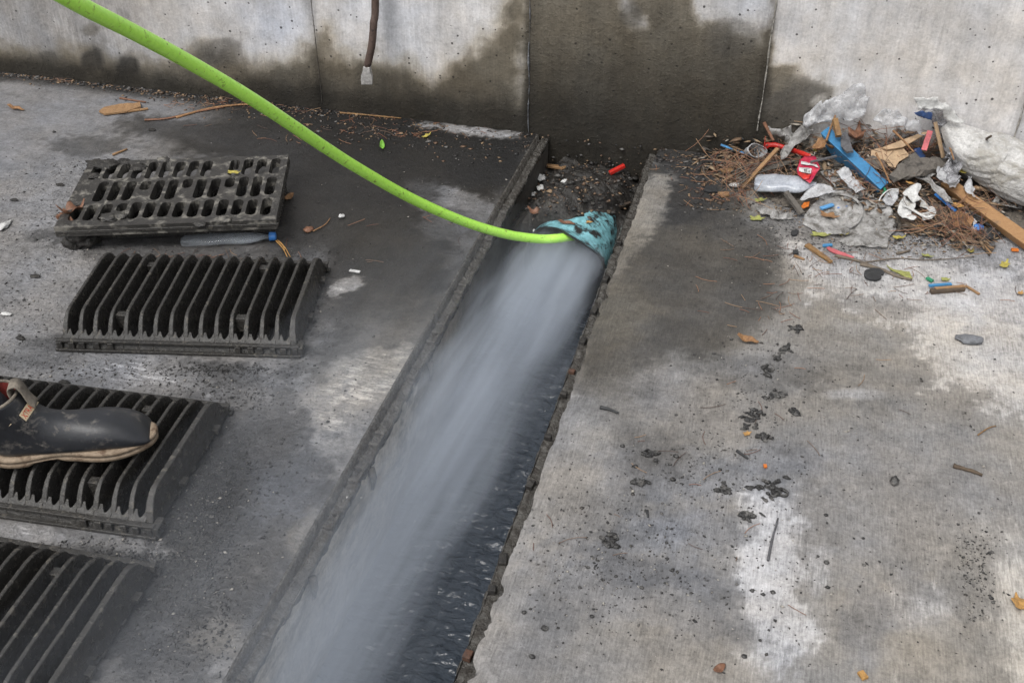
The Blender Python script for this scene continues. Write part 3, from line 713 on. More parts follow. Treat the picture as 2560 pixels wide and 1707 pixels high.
def pipe():
    root = empty('broken_pipe', (-.56, 2.78, -.13), label='broken teal plastic pipe in the drain with the green hose pushed into its mouth', cat='pipe')
    cx, cz, R1 = -.562, -.125, .130
    for nm, R_, mt, off in (('pipe_shell', R1, M['teal'], 0), ('pipe_inside', R1 - .007, M['dark_in'], 0)):
        V = []; nu, nv = 72, 24
        for i in range(nu):
            a = 2 * math.pi * i / nu
            x = cx + R_ * math.cos(a); z = cz + R_ * math.sin(a)
            yc = 2.680 - (x - cx) * .27 + .018 * math.sin(a * 3 + 1) + .012 * float(fbm(np.array([i * .13]), np.array([2.]), 1, 3, 5)[0])
            for j in range(nv):
                t = j / (nv - 1); y = yc + (2.93 - yc) * t
                fl_ = 1 + .07 * math.exp(-t * 14) * max(0, math.sin(a))
                V.append((cx + (x - cx) * fl_ + .56, y - 2.78, cz + (z - cz) * fl_ + .13))
        f = [(i * nv + j, ((i + 1) % nu) * nv + j, ((i + 1) % nu) * nv + j + 1, i * nv + j + 1) for i in range(nu) for j in range(nv - 1)]
        if nm == 'pipe_inside': f = [q[::-1] for q in f]
        mesh_obj(nm, V, f, mt, root, True)
    # ragged rim joining the two walls
    V = []; nu = 72
    for i in range(nu):
        a = 2 * math.pi * i / nu
        for R_ in (R1, R1 - .007):
            x = cx + R_ * math.cos(a); z = cz + R_ * math.sin(a)
            xo = cx + R1 * math.cos(a) if R_ == R1 else x
            yc = 2.680 - (x - cx) * .27 + .018 * math.sin(a * 3 + 1) + .012 * float(fbm(np.array([i * .13]), np.array([2.]), 1, 3, 5)[0])
            fl_ = 1 + .07 * max(0, math.sin(a))
            V.append((cx + (x - cx) * fl_ + .56, yc - 2.78 - .001, cz + (z - cz) * fl_ + .13))
    f = [(2 * i, 2 * i + 1, (2 * i + 3) % (2 * nu), (2 * i + 2) % (2 * nu)) for i in range(nu)]
    mesh_obj('torn_rim', V, f, M['dark_in'], root, True)
pipe()

def spray():
    p0 = Vector((-.555, 2.77, -.105)); p1 = Vector((-.715, .55, -.035))
    L = (p1 - p0).length
    root = empty('water_spray', p0, label='pale cone of fine water spray blasting out of the pipe along the drain', cat='spray')
    m, t, nd, lk = new_mat('spray_mist')
    tc = nd.new('ShaderNodeTexCoord').outputs['Object']
    sp = nd.new('ShaderNodeSeparateXYZ'); lk.new(tc, sp.inputs[0])
    x, y, z = sp.outputs
    r = math_n(nd, lk, 'SQRT', math_n(nd, lk, 'ADD', math_n(nd, lk, 'MULTIPLY', y, y), math_n(nd, lk, 'MULTIPLY', z, z)))
    R0, R1 = .130, .150
    Rx = math_n(nd, lk, 'ADD', mapr(nd, lk, x, 0, L, R0, R1), mapr(nd, lk, x, .05, .45, -.012, .018))
    q = math_n(nd, lk, 'DIVIDE', r, Rx)
    nz = noise_n(nd, lk, mapping(nd, lk, tc, (2.0, 13, 13)), 1.0, 4, .6)
    q = math_n(nd, lk, 'ADD', q, mapr(nd, lk, nz, .3, .7, .42, -.36))
    core = nd.new('ShaderNodeMapRange'); core.interpolation_type = 'SMOOTHSTEP'
    core.inputs[1].default_value = 1.20; core.inputs[2].default_value = .10; lk.new(q, core.inputs[0])
    dec = math_n(nd, lk, 'ADD', mapr(nd, lk, x, .0, .6, 12.0, 2.8), mapr(nd, lk, x, .6, L * .9, 2.8, -0.8))
    d = math_n(nd, lk, 'MULTIPLY', core.outputs[0], dec)
    nz2 = noise_n(nd, lk, mapping(nd, lk, tc, (2.2, 42, 42)), 1.0, 4, .65)
    d = math_n(nd, lk, 'MULTIPLY', d, mapr(nd, lk, nz2, .32, .68, .35, 1.7))
    y2 = math_n(nd, lk, 'ADD', y, .15); z2 = math_n(nd, lk, 'SUBTRACT', z, .06)
    r2 = math_n(nd, lk, 'SQRT', math_n(nd, lk, 'ADD', math_n(nd, lk, 'MULTIPLY', y2, y2), math_n(nd, lk, 'MULTIPLY', z2, z2)))
    halo = math_n(nd, lk, 'MULTIPLY', mapr(nd, lk, r2, .38, .06, 0, .75), mapr(nd, lk, nz, .40, .62, .1, 1.0))
    halo = math_n(nd, lk, 'MULTIPLY', halo, mapr(nd, lk, x, .1, .8, 0, 1))
    d = math_n(nd, lk, 'ADD', d, halo)
    v = nd.new('ShaderNodeVolumePrincipled'); v.inputs['Color'].default_value = (.75, .81, .90, 1)
    v.inputs['Anisotropy'].default_value = .1; lk.new(d, v.inputs['Density'])
    o_ = nd.new('ShaderNodeOutputMaterial'); lk.new(v.outputs[0], o_.inputs[1])
    m.cycles.homogeneous_volume = False
    b = MB(); k = 24; prof = [(.02, .105), (.08, .118), (.14, .18)] + [(.14 + (L - .14) * i / 18, .18 + .15 * min(1, i / 4)) for i in range(1, 19)]
    vs = []; fs = []
    for (xx, rr) in prof:
        for j in range(k): vs.append((xx, rr * math.cos(2 * math.pi * j / k) * (1.6 if xx > .1 and math.cos(2 * math.pi * j / k) < 0 else 1), rr * math.sin(2 * math.pi * j / k) * (1.25 if xx > .1 else 1)))
    for i in range(len(prof) - 1):
        for j in range(k): fs.append((i * k + j, (i + 1) * k + j, (i + 1) * k + (j + 1) % k, i * k + (j + 1) % k))
    fs.append(tuple(range(k))); fs.append(tuple((len(prof) - 1) * k + j for j in range(k - 1, -1, -1)))
    b.add(vs, fs); o = b.build('mist', m, root)
    bm = bmesh.new(); bm.from_mesh(o.data); bmesh.ops.recalc_face_normals(bm, faces=bm.faces); bm.to_mesh(o.data); bm.free()
    dirv = (p1 - p0).normalized()
    root.rotation_euler = dirv.to_track_quat('X', 'Z').to_euler()
    # flying droplets
    b = MB()
    for i in range(40):
        xx = random.uniform(.02, L * .95); rr = (.10 + .10 * xx / L) * abs(random.gauss(0, .6)); an = random.uniform(0, 6.28)
        s = random.uniform(.0006, .0014); ln = s * random.uniform(2, 4)
        c = Vector((xx, rr * math.cos(an), rr * math.sin(an)))
        b.add([c + Vector((ln, 0, 0)), c - Vector((ln, 0, 0)), c + Vector((0, s, 0)), c - Vector((0, s, 0)), c + Vector((0, 0, s)), c - Vector((0, 0, s))],
              [(0, 2, 4), (0, 4, 3), (0, 3, 5), (0, 5, 2), (1, 4, 2), (1, 3, 4), (1, 5, 3), (1, 2, 5)])
    o = b.build('droplets', M['whiteplastic'], root, smooth=True); o['kind'] = 'stuff'
spray()

# ================================================================== HOSE AND CHISEL BAR
def hose():
    cp = [(60, -75, 1.72), (191, 8, 1.80), (340, 84, 1.93), (480, 160, 2.06), (638, 253, 2.22), (808, 366, 2.45), (900, 424, 2.58), (1026, 495, 2.76), (1152, 551, 2.92), (1258, 584, 3.04)]
    pts = []
    for x, y, d in cp:
        r = ray(x, y); pts.append(CP + r / np.linalg.norm(r) * d)
    pts += [aty(1342, 597, 2.615), aty(1395, 596, 2.655), aty(1428, 591, 2.70), np.array([-.525, 2.80, -.07])]
    # beyond the frame the hose climbs to the operator's side
    back = [pts[0] + (pts[0] - pts[1]) * k + np.array([0, 0, .02 * k * k]) for k in (5.5, 4, 2.6, 1.2)]
    pts = catmull(back + pts, 10)
    root = empty('hose', pts[-30], label='bright lime-green jetting hose running from upper left into the pipe mouth', cat='hose')
    b = MB(); b.tube([p - pts[-30] for p in pts], .0131, 20)
    o = b.build('hose_tube', M['hose'], root, smooth=True)
hose()

def bar():
    top = aty(938, -8, 3.235); tip = aty(917, 212, 3.215)
    root = empty('digging_bar', (0, 0, 0), label='rusty iron bar with a flattened pale chisel tip hanging down in front of the wall', cat='bar')
    cps = [aty(938, -8, 3.235), aty(934, 60, 3.225), aty(930, 110, 3.222), aty(922, 150, 3.22), aty(918, 166, 3.22)]
    x0 = cps[0][0]
    up = [(x0 + .03, 3.42, 1.27), (x0 + .035, 3.36, 1.335), (x0 + .035, 3.27, 1.325), (x0 + .03, 3.245, 1.2), (x0 + .02, 3.24, .9)]
    pts = catmull([np.array(p) for p in up] + cps, 8)
    b = MB(); b.tube(pts, [.0125] * (len(pts) - 4) + [.0115, .011, .011, .011], 10)
    b.build('shaft', M['bar'], root, smooth=True)
    a = cps[-1]; e = tip
    b = MB(); n = 7
    vs = []
    for t, w, th in ((0, .011, .010), (.25, .013, .009), (.5, .019, .0065), (.8, .0205, .004), (1.0, .020, .0015)):
        c = a + (e - a) * t; c2 = c
        for sx, sy in ((-1, -1), (1, -1), (1, 1), (-1, 1)): vs.append((c[0] + sx * w, c[1] + sy * th, c[2] + (0.002 * sx if t == 1 else 0)))
    fs = [(i * 4 + j, i * 4 + (j + 1) % 4, (i + 1) * 4 + (j + 1) % 4, (i + 1) * 4 + j) for i in range(4) for j in range(4)] + [(0, 3, 2, 1), (16, 17, 18, 19)]
    b.add(vs, fs); b.build('chisel_tip', M['steel'], root, bevel=.002)
bar()

# ================================================================== GRATINGS
GL, GW, GH = .60, .395, .076
def ribbed_grate(loc, rz, label, tilt=(0, 0), npitch=16):
    """bar grating lying on its face, deep ribs upward"""
    root = empty('drain_grate', loc, rz, label, 'grate', 'cast iron drain grates lifted onto the concrete')
    root.rotation_euler = (tilt[0], tilt[1], rz)
    b = MB(); P_ = GL / npitch
    hy = GW / 2
    prof = [(-hy + .012, .004), (-hy + .014, .020), (-hy + .024, .034), (-hy + .038, .054), (-hy + .052, .066), (-hy + .066, .0735), (-hy + .082, GH)]
    prof += [(hy - .085, GH), (hy - .060, GH - .003), (hy - .042, GH - .010), (hy - .028, GH - .022), (hy - .019, GH - .038), (hy - .014, .030), (hy - .012, .004)]
    n = len(prof)
    for i in range(npitch):
        x = -GL / 2 + P_ * (i + .5) - P_ * .1
        endr = i == npitch - 1; endl = i == 0
        vs = []
        for side in (-1, 1):
            for (yy, zz) in prof:
                ee = sstep(hy - .012, hy - .085, abs(yy)) if zz > .006 else 0
                th = .0042 + ((.006 + .0135 * ee) if side > 0 else .0005) * (1 - zz / GH) ** .85
                xx = x + side * th
                if endr and side > 0: xx = GL / 2 - .004 - .010 * (zz / GH)
                vs.append((xx + .0008 * math.sin(yy * 40 + i * 2), yy, zz))
        fs = [tuple(range(n - 1, -1, -1)), tuple(range(n, 2 * n))]
        fs += [(k, (k + 1) % n, n + (k + 1) % n, n + k) for k in range(n)]
        b.add(vs, fs)
    b.build('ribs', M['iron'], root, bevel=.0028, seg=3)
    # frame: face plate with rounded slot ends, edge flange with notches
    b = MB()
    z0, z1 = .0, .014
    for sy in (-1, 1):
        for i in range(npitch):
            xa = -GL / 2 + P_ * (i + .5) - P_ * .1; xb = xa + P_
            if i == npitch - 1: continue
            m_ = 8; top = []; yo = sy * hy; yi = sy * (hy - .020)
            arc = [(xa + .0135 + (P_ - .0185) * k / m_, yi - sy * (.018 - .018 * math.sin(math.pi * k / m_))) for k in range(m_ + 1)]
            arc = [(px_, yi - sy * .016 + sy * .014 * math.sin(math.pi * k / m_)) for k, (px_, _) in enumerate(arc)]
            poly = [(xa, yo), (xb, yo), (xb, yi - sy * .016)] + arc[::-1] + [(xa, yi - sy * .016)]
            k = len(poly); zz = lambda yy: .026 + .030 * (hy - .012 - abs(yy)) / .05
            vs = [(p[0], p[1] if abs(p[1]) < hy else p[1] - sy * .010, zz(abs(p[1]) if abs(p[1]) < hy else hy - .01)) for p in poly] + [(p[0], p[1], .002) for p in poly]
            fs = [tuple(range(k)) if sy < 0 else tuple(range(k - 1, -1, -1))]
            fs += [(j, k + j, k + (j + 1) % k, (j + 1) % k) if sy < 0 else (j, (j + 1) % k, k + (j + 1) % k, k + j) for j in range(k)]
            fs.append(tuple(range(2 * k - 1, k - 1, -1)) if sy < 0 else tuple(range(k, 2 * k)))
            b.add(vs, fs)
    b.box((0, 0, .005), (GL - .004, .018, .008)); b.box((0, -.07, .005), (GL - .004, .014, .008)); b.box((0, .07, .005), (GL - .004, .014, .008))
    b.box((-GL / 2 + .006, 0, .010), (.012, GW - .02, .018))
    b.build('slotted_face', M['iron'], root, bevel=.0012)
    for sy in (-1, 1):
        b = MB()
        b.box((0, sy * (hy - .001), .0035), (GL + .008, .014, .007))
        b.box((0, sy * (hy - .006), .0265), (GL + .002, .012, .007))
        b.box((0, sy * (hy - .010), .015), (GL - .002, .006, .020))
        for xx in (-.292, -.262, -.236, -.200, -.165, .150, .182, .205, .236, .262, .290):
            b.box((xx, sy * (hy - .004), .0150), (.014, .014, .021))
        if sy > 0:
            for k in range(9): b.box((random.uniform(-.25, .29), hy + .004, .0075), (random.uniform(.008, .03), .010, .004), mi=1)
        b.build('edge_flange', [M['iron'], M['rust']], root, bevel=.0014)
    for xx in (-GL / 2 + P_ * 3.9, -GL / 2 + P_ * 11.9):
        for yy, hh in ((-hy + .075, .040), (hy - .080, .034)):
            b = MB(); b.box((xx, yy, hh / 2 + .024), (P_ - .012, .020, hh)); b.build('cross_tie', M['iron'], root, bevel=.002)
    for cc, dd in (((GL / 2 + .001, -hy + .018, .013), (.016, .036, .026)), ((GL / 2 - .002, -.05, .018), (.016, .022, .012)), ((GL / 2 - .002, .12, .018), (.016, .022, .012))):
        b = MB(); b.box(cc, dd); b.build('locking_lug', M['iron'], root, bevel=.0018)
    return root
def corner_to_center(corner, rz, dx, dy):
    c, s = math.cos(rz), math.sin(rz); return (corner[0] + dx * c - dy * s, corner[1] + dx * s + dy * c)
r2 = math.radians(12.2); fr2 = at(749, 892, .003); c2 = corner_to_center(fr2, r2, -GL / 2, GW / 2)
ribbed_grate((c2[0], c2[1], .002), r2, 'ribbed iron grate lying ribs up, wholly in view below the flat slotted one')
r3 = math.radians(4.5); fr3 = at(388, 1345, .003); c3 = corner_to_center(fr3, r3, -GL / 2, GW / 2)
ribbed_grate((c3[0], c3[1], .002), r3, 'ribbed iron grate lying ribs up with the black boot standing on it')
r4 = math.radians(3.0); br4 = at(398, 1432, .003); c4 = corner_to_center(br4, r4, -GL / 2, -GW / 2)
ribbed_grate((c4[0], c4[1], .002), r4, 'ribbed iron grate cut off by the bottom left corner of the picture')

def slotted_grate():
    """grating lying face up on its ribs: three rows of rounded slots"""
    fl1, fr1, br1 = at(150, 568, .088), at(690, 548, .088), at(716, 398, .088)
    rz = math.atan2(fr1[1] - fl1[1], fr1[0] - fl1[0])
    cen = corner_to_center(fr1, rz, -GL / 2, GW / 2)
    root = empty('drain_grate', (cen[0], cen[1], 0), rz, 'flat iron grate lying face up with three rows of slots clogged by mud', 'grate', 'cast iron drain grates lifted onto the concrete')
    npz = 14; pitch = (GL - .03) / npz; hy = GW / 2; T = .088
    rows = [(-hy + .026, -hy + .128), (-hy + .138, -hy + .262), (-hy + .272, hy - .014)]
    b = MB()
    import itertools
    vs2 = []; edges = []; faces = []
    def loop(pts):
        s = len(vs2); vs2.extend(pts); edges.extend([(s + i, s + (i + 1) % len(pts)) for i in range(len(pts))])
    loop([Vector((-GL / 2 - .006, -hy)), Vector((GL / 2, -hy)), Vector((GL / 2, hy)), Vector((-GL / 2, hy))])
    holes = []
    for ri, (y0, y1) in enumerate(rows):
        for i in range(npz):
            if random.random() < .05: continue
            x = -GL / 2 + .015 + pitch * (i + .5); w = .0145; r = w
            a0 = y0 + (random.uniform(0, .007)); a1 = y1 - random.uniform(0, .007)
            if random.random() < .12: a0 = (a0 + a1) / 2
            pts = [Vector((x + r * math.cos(t), a1 - r + r * math.sin(t))) for t in np.linspace(0, math.pi, 6)]
            pts += [Vector((x + r * math.cos(t), a0 + r + r * math.sin(t))) for t in np.linspace(math.pi, 2 * math.pi, 6)]
            holes.append((x, a0, a1)); loop(pts)
    rv, re, rf, ov, oe, of = delaunay_2d_cdt(vs2, edges, [], 0, 1e-6)
    fs = []
    for f in rf:
        c = sum((rv[i] for i in f), Vector((0, 0))) / len(f)
        if any(abs(c.x - hx) < .0145 and h0 < c.y < h1 for hx, h0, h1 in holes): continue
        if abs(c.x) > GL / 2 + .01: continue
        fs.append(tuple(f))
    v3 = [(p.x, p.y, T + .0015 * math.sin(p.x * 31 + p.y * 23)) for p in rv]
    o = mesh_obj('slotted_face', v3, fs, M['iron_pale'], root)
    s = o.modifiers.new('s', 'SOLIDIFY'); s.thickness = .030; s.offset = -1 if o.data.polygons[0].normal.z > 0 else 1
    bv = o.modifiers.new('b', 'BEVEL'); bv.width = .002; bv.segments = 2; bv.limit_method = 'ANGLE'; bv.angle_limit = math.radians(50)
    # ribs underneath
    b = MB()
    for i in range(npz + 1):
        x = -GL / 2 + .015 + pitch * i
        b.box((x, .03, T / 2 - .010), (.008, GW - .15, T - .030 - .004))
        b.box((x + .001, .04, .012), (.008, GW - .20, .020))
    b.build('ribs', M['iron'], root, bevel=.002)
    b = MB()
    b.box((0, -hy + .003, T - .018), (GL + .010, .008, .010)); b.box((0, hy - .003, T - .018), (GL - .002, .008, .020))
    b.box((GL / 2 - .003, 0, T - .020), (.008, GW - .01, .022)); b.box((-GL / 2 + .003, 0, T - .020), (.008, GW - .01, .022))
    b.box((0, -hy + .075, T / 2 - .012), (GL - .04, .012, T - .040))  # added inner plate, stands in for the dark shade below the front edge
    b.build('edge_flange', M['iron'], root, bevel=.0015)
    return root, rz, cen
g1root, r1, c1 = slotted_grate()

# mud clods hanging off / lying on the slotted grate
def blob(name, c, r, mat, label=None, cat=None, group=None, seed=0, squash=.5, sub=3, amp=.5, parent=None, freq=1.0):
    bm = bmesh.new(); bmesh.ops.create_icosphere(bm, subdivisions=sub, radius=1)
    off = Vector((seed * 3.1, seed * 1.7, seed * .9))
    rx, ry, rz = r if isinstance(r, tuple) else (r, r, r * squash)
    for v in bm.verts:
        n = mnoise.fractal(v.co * 1.6 * freq + off, 1.0, 2.0, 4)
        v.co *= 1 + amp * n
        v.co = Vector((v.co.x * rx, v.co.y * ry, v.co.z * rz))
        if parent is None and v.co.z < -rz * .35: v.co.z = -rz * .35
    me = bpy.data.meshes.new(name); bm.to_mesh(me); bm.free(); me.materials.append(mat)
    me.polygons.foreach_set('use_smooth', [True] * len(me.polygons))
    o = bpy.data.objects.new(name, me); COL.objects.link(o); o.location = c
    if parent: o.parent = parent
    return tag(o, label, cat, group)

# ================================================================== BOOT
def boot():
    toe = at(372, 1078, .110); 
    heel = at(-18, 1128, .110)
    d = toe - heel; ang = math.atan2(d[1], d[0])
    BL = .305
    org = toe - np.array([math.cos(ang), math.sin(ang), 0]) * BL
    Z0 = .0865
    root = empty('person', (org[0], org[1], Z0), ang, 'worker in a muddy black rubber boot, standing on a ribbed grate at left', 'person')
    # boot upper: lofted between the front/top line F and the back/bottom line B
    Fp = [(.082, .165), (.090, .150), (.100, .133), (.114, .116), (.136, .102), (.168, .093), (.205, .087), (.240, .081), (.270, .070), (.292, .055), (.308, .036), (.312, .024)]
    Bp = [(-.040, .150), (-.030, .130), (-.012, .095), (-.002, .055), (.012, .024), (.060, .018), (.120, .018), (.170, .018), (.220, .018), (.258, .018), (.292, .018), (.311, .019)]
    Wp = [.054, .050, .046, .042, .039, .040, .045, .050, .051, .050, .043, .030]
    Fp = catmull([np.array(p) for p in Fp], 4); Bp = catmull([np.array(p) for p in Bp], 4); Wp = [w[0] for w in catmull([np.array([w]) for w in Wp], 4)]
    k = 28; V = []
    for a, b_, w in zip(Fp, Bp, Wp):
        c = (a + b_) / 2; h = (a - b_) / 2
        for j in range(k):
            t = 2 * math.pi * j / k; ct, st = math.cos(t), math.sin(t)
            e = .85 if ct > 0 else .55
            cc = math.copysign(abs(ct) ** e, ct)
            s2 = math.copysign(abs(st) ** .9, st)
            V.append((c[0] + h[0] * cc, w * s2, c[1] + h[1] * cc))
    n = len(Fp); f = [(i * k + j, i * k + (j + 1) % k, (i + 1) * k + (j + 1) % k, (i + 1) * k + j) for i in range(n - 1) for j in range(k)]
    f.append(tuple((n - 1) * k + j for j in range(k)))
    f = [q[::-1] for q in f]
    up = mesh_obj('boot', V, f, M['rubber'], root, True); up['label'] = 'muddy black rubber ankle boot'
    s = up.modifiers.new('s', 'SOLIDIFY'); s.thickness = .004; s.offset = -1
    ss = up.modifiers.new('ss', 'SUBSURF'); ss.levels = 1; ss.render_levels = 1
    # toe-cap seam line as a raised ridge
    def surf(i, j): return Vector(V[i * k + j])
    # sole: footprint rings
    foot = []
    NN = 64
    for i in range(NN):
        t = 2 * math.pi * i / NN; u = (1 - math.cos(t)) / 2
        x = -.008 + .330 * u
        # half width along the foot
        wt = .034 + .016 * math.exp(-((u - .72) / .2) ** 2) - .006 * math.exp(-((u - .42) / .14) ** 2) + .004 * math.exp(-((u - .12) / .14) ** 2)
        wt *= math.sqrt(max(0, 1 - (2 * u - 1) ** 8)) if u > .5 else math.sqrt(max(0, 1 - (2 * u - 1) ** 6))
        sgn = 1 if math.sin(t) >= 0 else -1
        foot.append((x, sgn * wt * (1.0 if sgn > 0 else 1.05) + (.004 * math.sin(u * 3.1) * -1)))
    def ring(sc, z, z2=None):
        cx = sum(p[0] for p in foot) / NN
        return [(cx + (p[0] - cx) * (1 + sc / .15), p[1] * (1 + sc / .045), z + .004 * max(0, (p[0] - .24) / .07) ** 2 + (.007 if .07 < p[0] < .14 and z < .008 else 0)) for p in foot]
    levels = [(-.004, .001), (0, .003), (.0005, .012), (-.0025, .0135), (-.0025, .0155), (.0015, .0165), (.0015, .0235), (-.002, .026), (-.01, .027)]
    SV = [p for (sc, z) in levels for p in ring(sc, z)]
    SF = [(i * NN + j, i * NN + (j + 1) % NN, (i + 1) * NN + (j + 1) % NN, (i + 1) * NN + j) for i in range(len(levels) - 1) for j in range(NN)]
    SF += [tuple(range(NN - 1, -1, -1)), tuple((len(levels) - 1) * NN + j for j in range(NN))]
    so_ = mesh_obj('sole', SV, SF, M['sole'], up, True)
    # collar lining
    b = MB(); rr = []
    top = Fp[0]; bk = Bp[0]; c = (top + bk) / 2; h = (top - bk) / 2
    pts = [(c[0] + h[0] * .96 * math.cos(t), .052 * math.sin(t), c[1] + h[1] * math.cos(t) + .001) for t in np.linspace(0, 2 * math.pi, 33)]
    b.tube(pts, .0035, 6); b.build('collar_band', M['loop'], up, smooth=True)
    b = MB()
    vs = []
    for (z_, sc) in ((0, .93), (-.05, .86)):
        for t in np.linspace(0, 2 * math.pi, 32, endpoint=False): vs.append((c[0] + h[0] * sc * math.cos(t), .052 * sc * math.sin(t), c[1] + h[1] * math.cos(t) + z_))
    b.add(vs, [(j, (j + 1) % 32, 32 + (j + 1) % 32, 32 + j) for j in range(32)]); b.build('lining', M['lining'], up, smooth=True)
    # pull loop arching over the front of the collar
    b = MB(); vs = []; prof = [(.078, .120), (.073, .150), (.068, .170), (.070, .184), (.084, .186), (.092, .172), (.0975, .150), (.108, .130)]
    pr = catmull([np.array(p) for p in prof], 5)
    for p in pr:
        for yy in (-.016, .016): vs.append((p[0], yy, p[1]))
    fs = [(2 * i, 2 * i + 1, 2 * i + 3, 2 * i + 2) for i in range(len(pr) - 1)]
    b.add(vs, fs); lo = b.build('pull_loop', M['loop'], up, smooth=True); s = lo.modifiers.new('s', 'SOLIDIFY'); s.thickness = .0025; s.offset = 0
    # stitched square on the loop
    # name patch wrapped on the right side of the ankle, lettered as on the boot
    from mathutils.bvhtree import BVHTree
    bvh = BVHTree.FromPolygons([Vector(p) for p in V], f); Mi = Matrix.Rotation(-ang, 3, 'Z'); o3 = Vector((org[0], org[1], Z0))
    b = MB(); nU, nV = 14, 5; vs = []
    def pos(u, v, off):   # u along the word, v across it: laid on the rubber of the ankle
        q0 = Vector((64, 1052)).lerp(Vector((98, 1003)), u); q1 = Vector((46, 1037)).lerp(Vector((79, 988)), u); q = q0.lerp(q1, v)
        d_ = Mi @ Vector(ray(q.x, q.y)).normalized(); st = Mi @ (Vector(CP) - o3)
        hit, nr, _, _ = bvh.ray_cast(st, d_)
        if hit is None: return Vector((.06, -.05, .12))
        if nr.dot(d_) > 0: nr = -nr
        return hit + nr * off
    for i in range(nU):
        for j in range(nV): vs.append(pos(i / (nU - 1), j / (nV - 1), .0026))
    fs = [(i * nV + j, (i + 1) * nV + j, (i + 1) * nV + j + 1, i * nV + j + 1) for i in range(nU - 1) for j in range(nV - 1)]
    b.add(vs, fs, 0)
    cu = bpy.data.curves.new('txt', 'FONT'); cu.body = 'XTRATUF'; cu.size = 1; cu.resolution_u = 2
    to = bpy.data.objects.new('txt', cu); COL.objects.link(to); bpy.context.view_layer.update()
    tm = bpy.data.meshes.new_from_object(to.evaluated_get(bpy.context.evaluated_depsgraph_get()))
    bm = bmesh.new(); bm.from_mesh(tm); bmesh.ops.triangulate(bm, faces=bm.faces[:]); bmesh.ops.subdivide_edges(bm, edges=[e for e in bm.edges if e.calc_length() > .25], cuts=2)
    bmesh.ops.triangulate(bm, faces=bm.faces[:])
    xs_ = [v.co.x for v in bm.verts]; ys_ = [v.co.y for v in bm.verts]
    x0_, x1_, y0_, y1_ = min(xs_), max(xs_), min(ys_), max(ys_)
    bm.verts.index_update()
    vs = [pos(.06 + .88 * (v.co.x - x0_) / (x1_ - x0_), .16 + .68 * (v.co.y - y0_) / (y1_ - y0_), .0034) for v in bm.verts]
    fs = [tuple(v.index for v in f_.verts) for f_ in bm.faces]
    bm.free(); bpy.data.objects.remove(to); bpy.data.curves.remove(cu)
    b.add(vs, fs, 1)
    b.build('name_patch', [M['patch'], M['redtext']], up, smooth=False)
    # leg rising out of the boot, out of frame
    b = MB(); P_ = [(.045, 0, .05), (.035, 0, .10), (.005, 0, .16), (-.06, -.01, .25), (-.15, -.02, .36), (-.20, -.03, .46), (-.22, -.02, .66), (-.25, .0, .88)]
    b.tube(catmull([np.array(p) for p in P_], 5), [w[0] for w in catmull([np.array([q]) for q in (.034, .036, .038, .052, .062, .066, .082, .098)], 5)], 20)
    lg = b.build('leg', M['denim'], root, smooth=True); lg['label'] = 'leg in dark work trousers'
boot()

# ================================================================== LITTER
def mound(x, y):
    x = np.asarray(x, float); y = np.asarray(y, float)
    h = .085 * np.exp(-((x - .30) / .24) ** 2 - ((y - 3.28) / .15) ** 2)
    h = h + .030 * np.exp(-((x - .42) / .26) ** 2 - ((y - 3.10) / .14) ** 2)
    h = h + .022 * np.exp(-((x - .12) / .14) ** 2 - ((y - 3.12) / .10) ** 2)
    return h + .008 * sstep(.004, .03, h) * fbm(x, y, 30, 3, 81)
_gx, _gy = np.arange(-.5, 1.6, .006), np.arange(2.3, 3.5, .006)
_GM = mound(*np.meshgrid(_gx, _gy, indexing='ij')).tolist()
def mound1(x, y):
    i = int((x + .5) / .006); j = int((y - 2.3) / .006)
    return _GM[i][j] if 0 <= i < len(_GM) and 0 <= j < len(_GM[0]) else 0.0
def drape(px, py, off=0.0):
    """point of the rubbish heap (plus off) seen at a photo pixel; the wall stops the ray"""
    d = ray(px, py); lim = WY - .006 - off * .3; t = (CAMH - .40) / -d[2]; dt = .03; p = CP + d * t
    dx, dy, dz = float(d[0]), float(d[1]), float(d[2])
    while True:
        x, y, z = dx * t, dy * t, CAMH + dz * t
        if y > lim or z <= mound1(x, y) + off or z <= off:
            if dt < .0005: break
            t -= dt; dt *= .25
        t += dt
    return np.array([x, min(y, lim), z])
xs = np.arange(-.12, 1.15, .011); ys = np.arange(2.80, WY, .011)
X, Y = np.meshgrid(xs, ys, indexing='ij'); Zm = mound(X, Y)
edge = sstep(.004, .012, Zm) * 1.0
keep = (Zm[:-1, :-1] > .006)
Zg = Zm + fbm(X, Y, 60, 3, 82) * .004 - .003
M['rot'] = dirty('rotted_litter', (.13, .11, .09), (.05, .045, .04), .5, .85, .9, 60, .9, 0, (.22, .19, .155), bdist=.01)
o = fast_mesh('litter_mound', np.stack([X.ravel(), Y.ravel(), Zg.ravel()], -1), grid_faces(len(xs), len(ys), keep), M['rot'], smooth=False)
tag(o, 'brown heap of rotted needles, chips and dirt against the wall on the right', 'litter', kind='stuff')

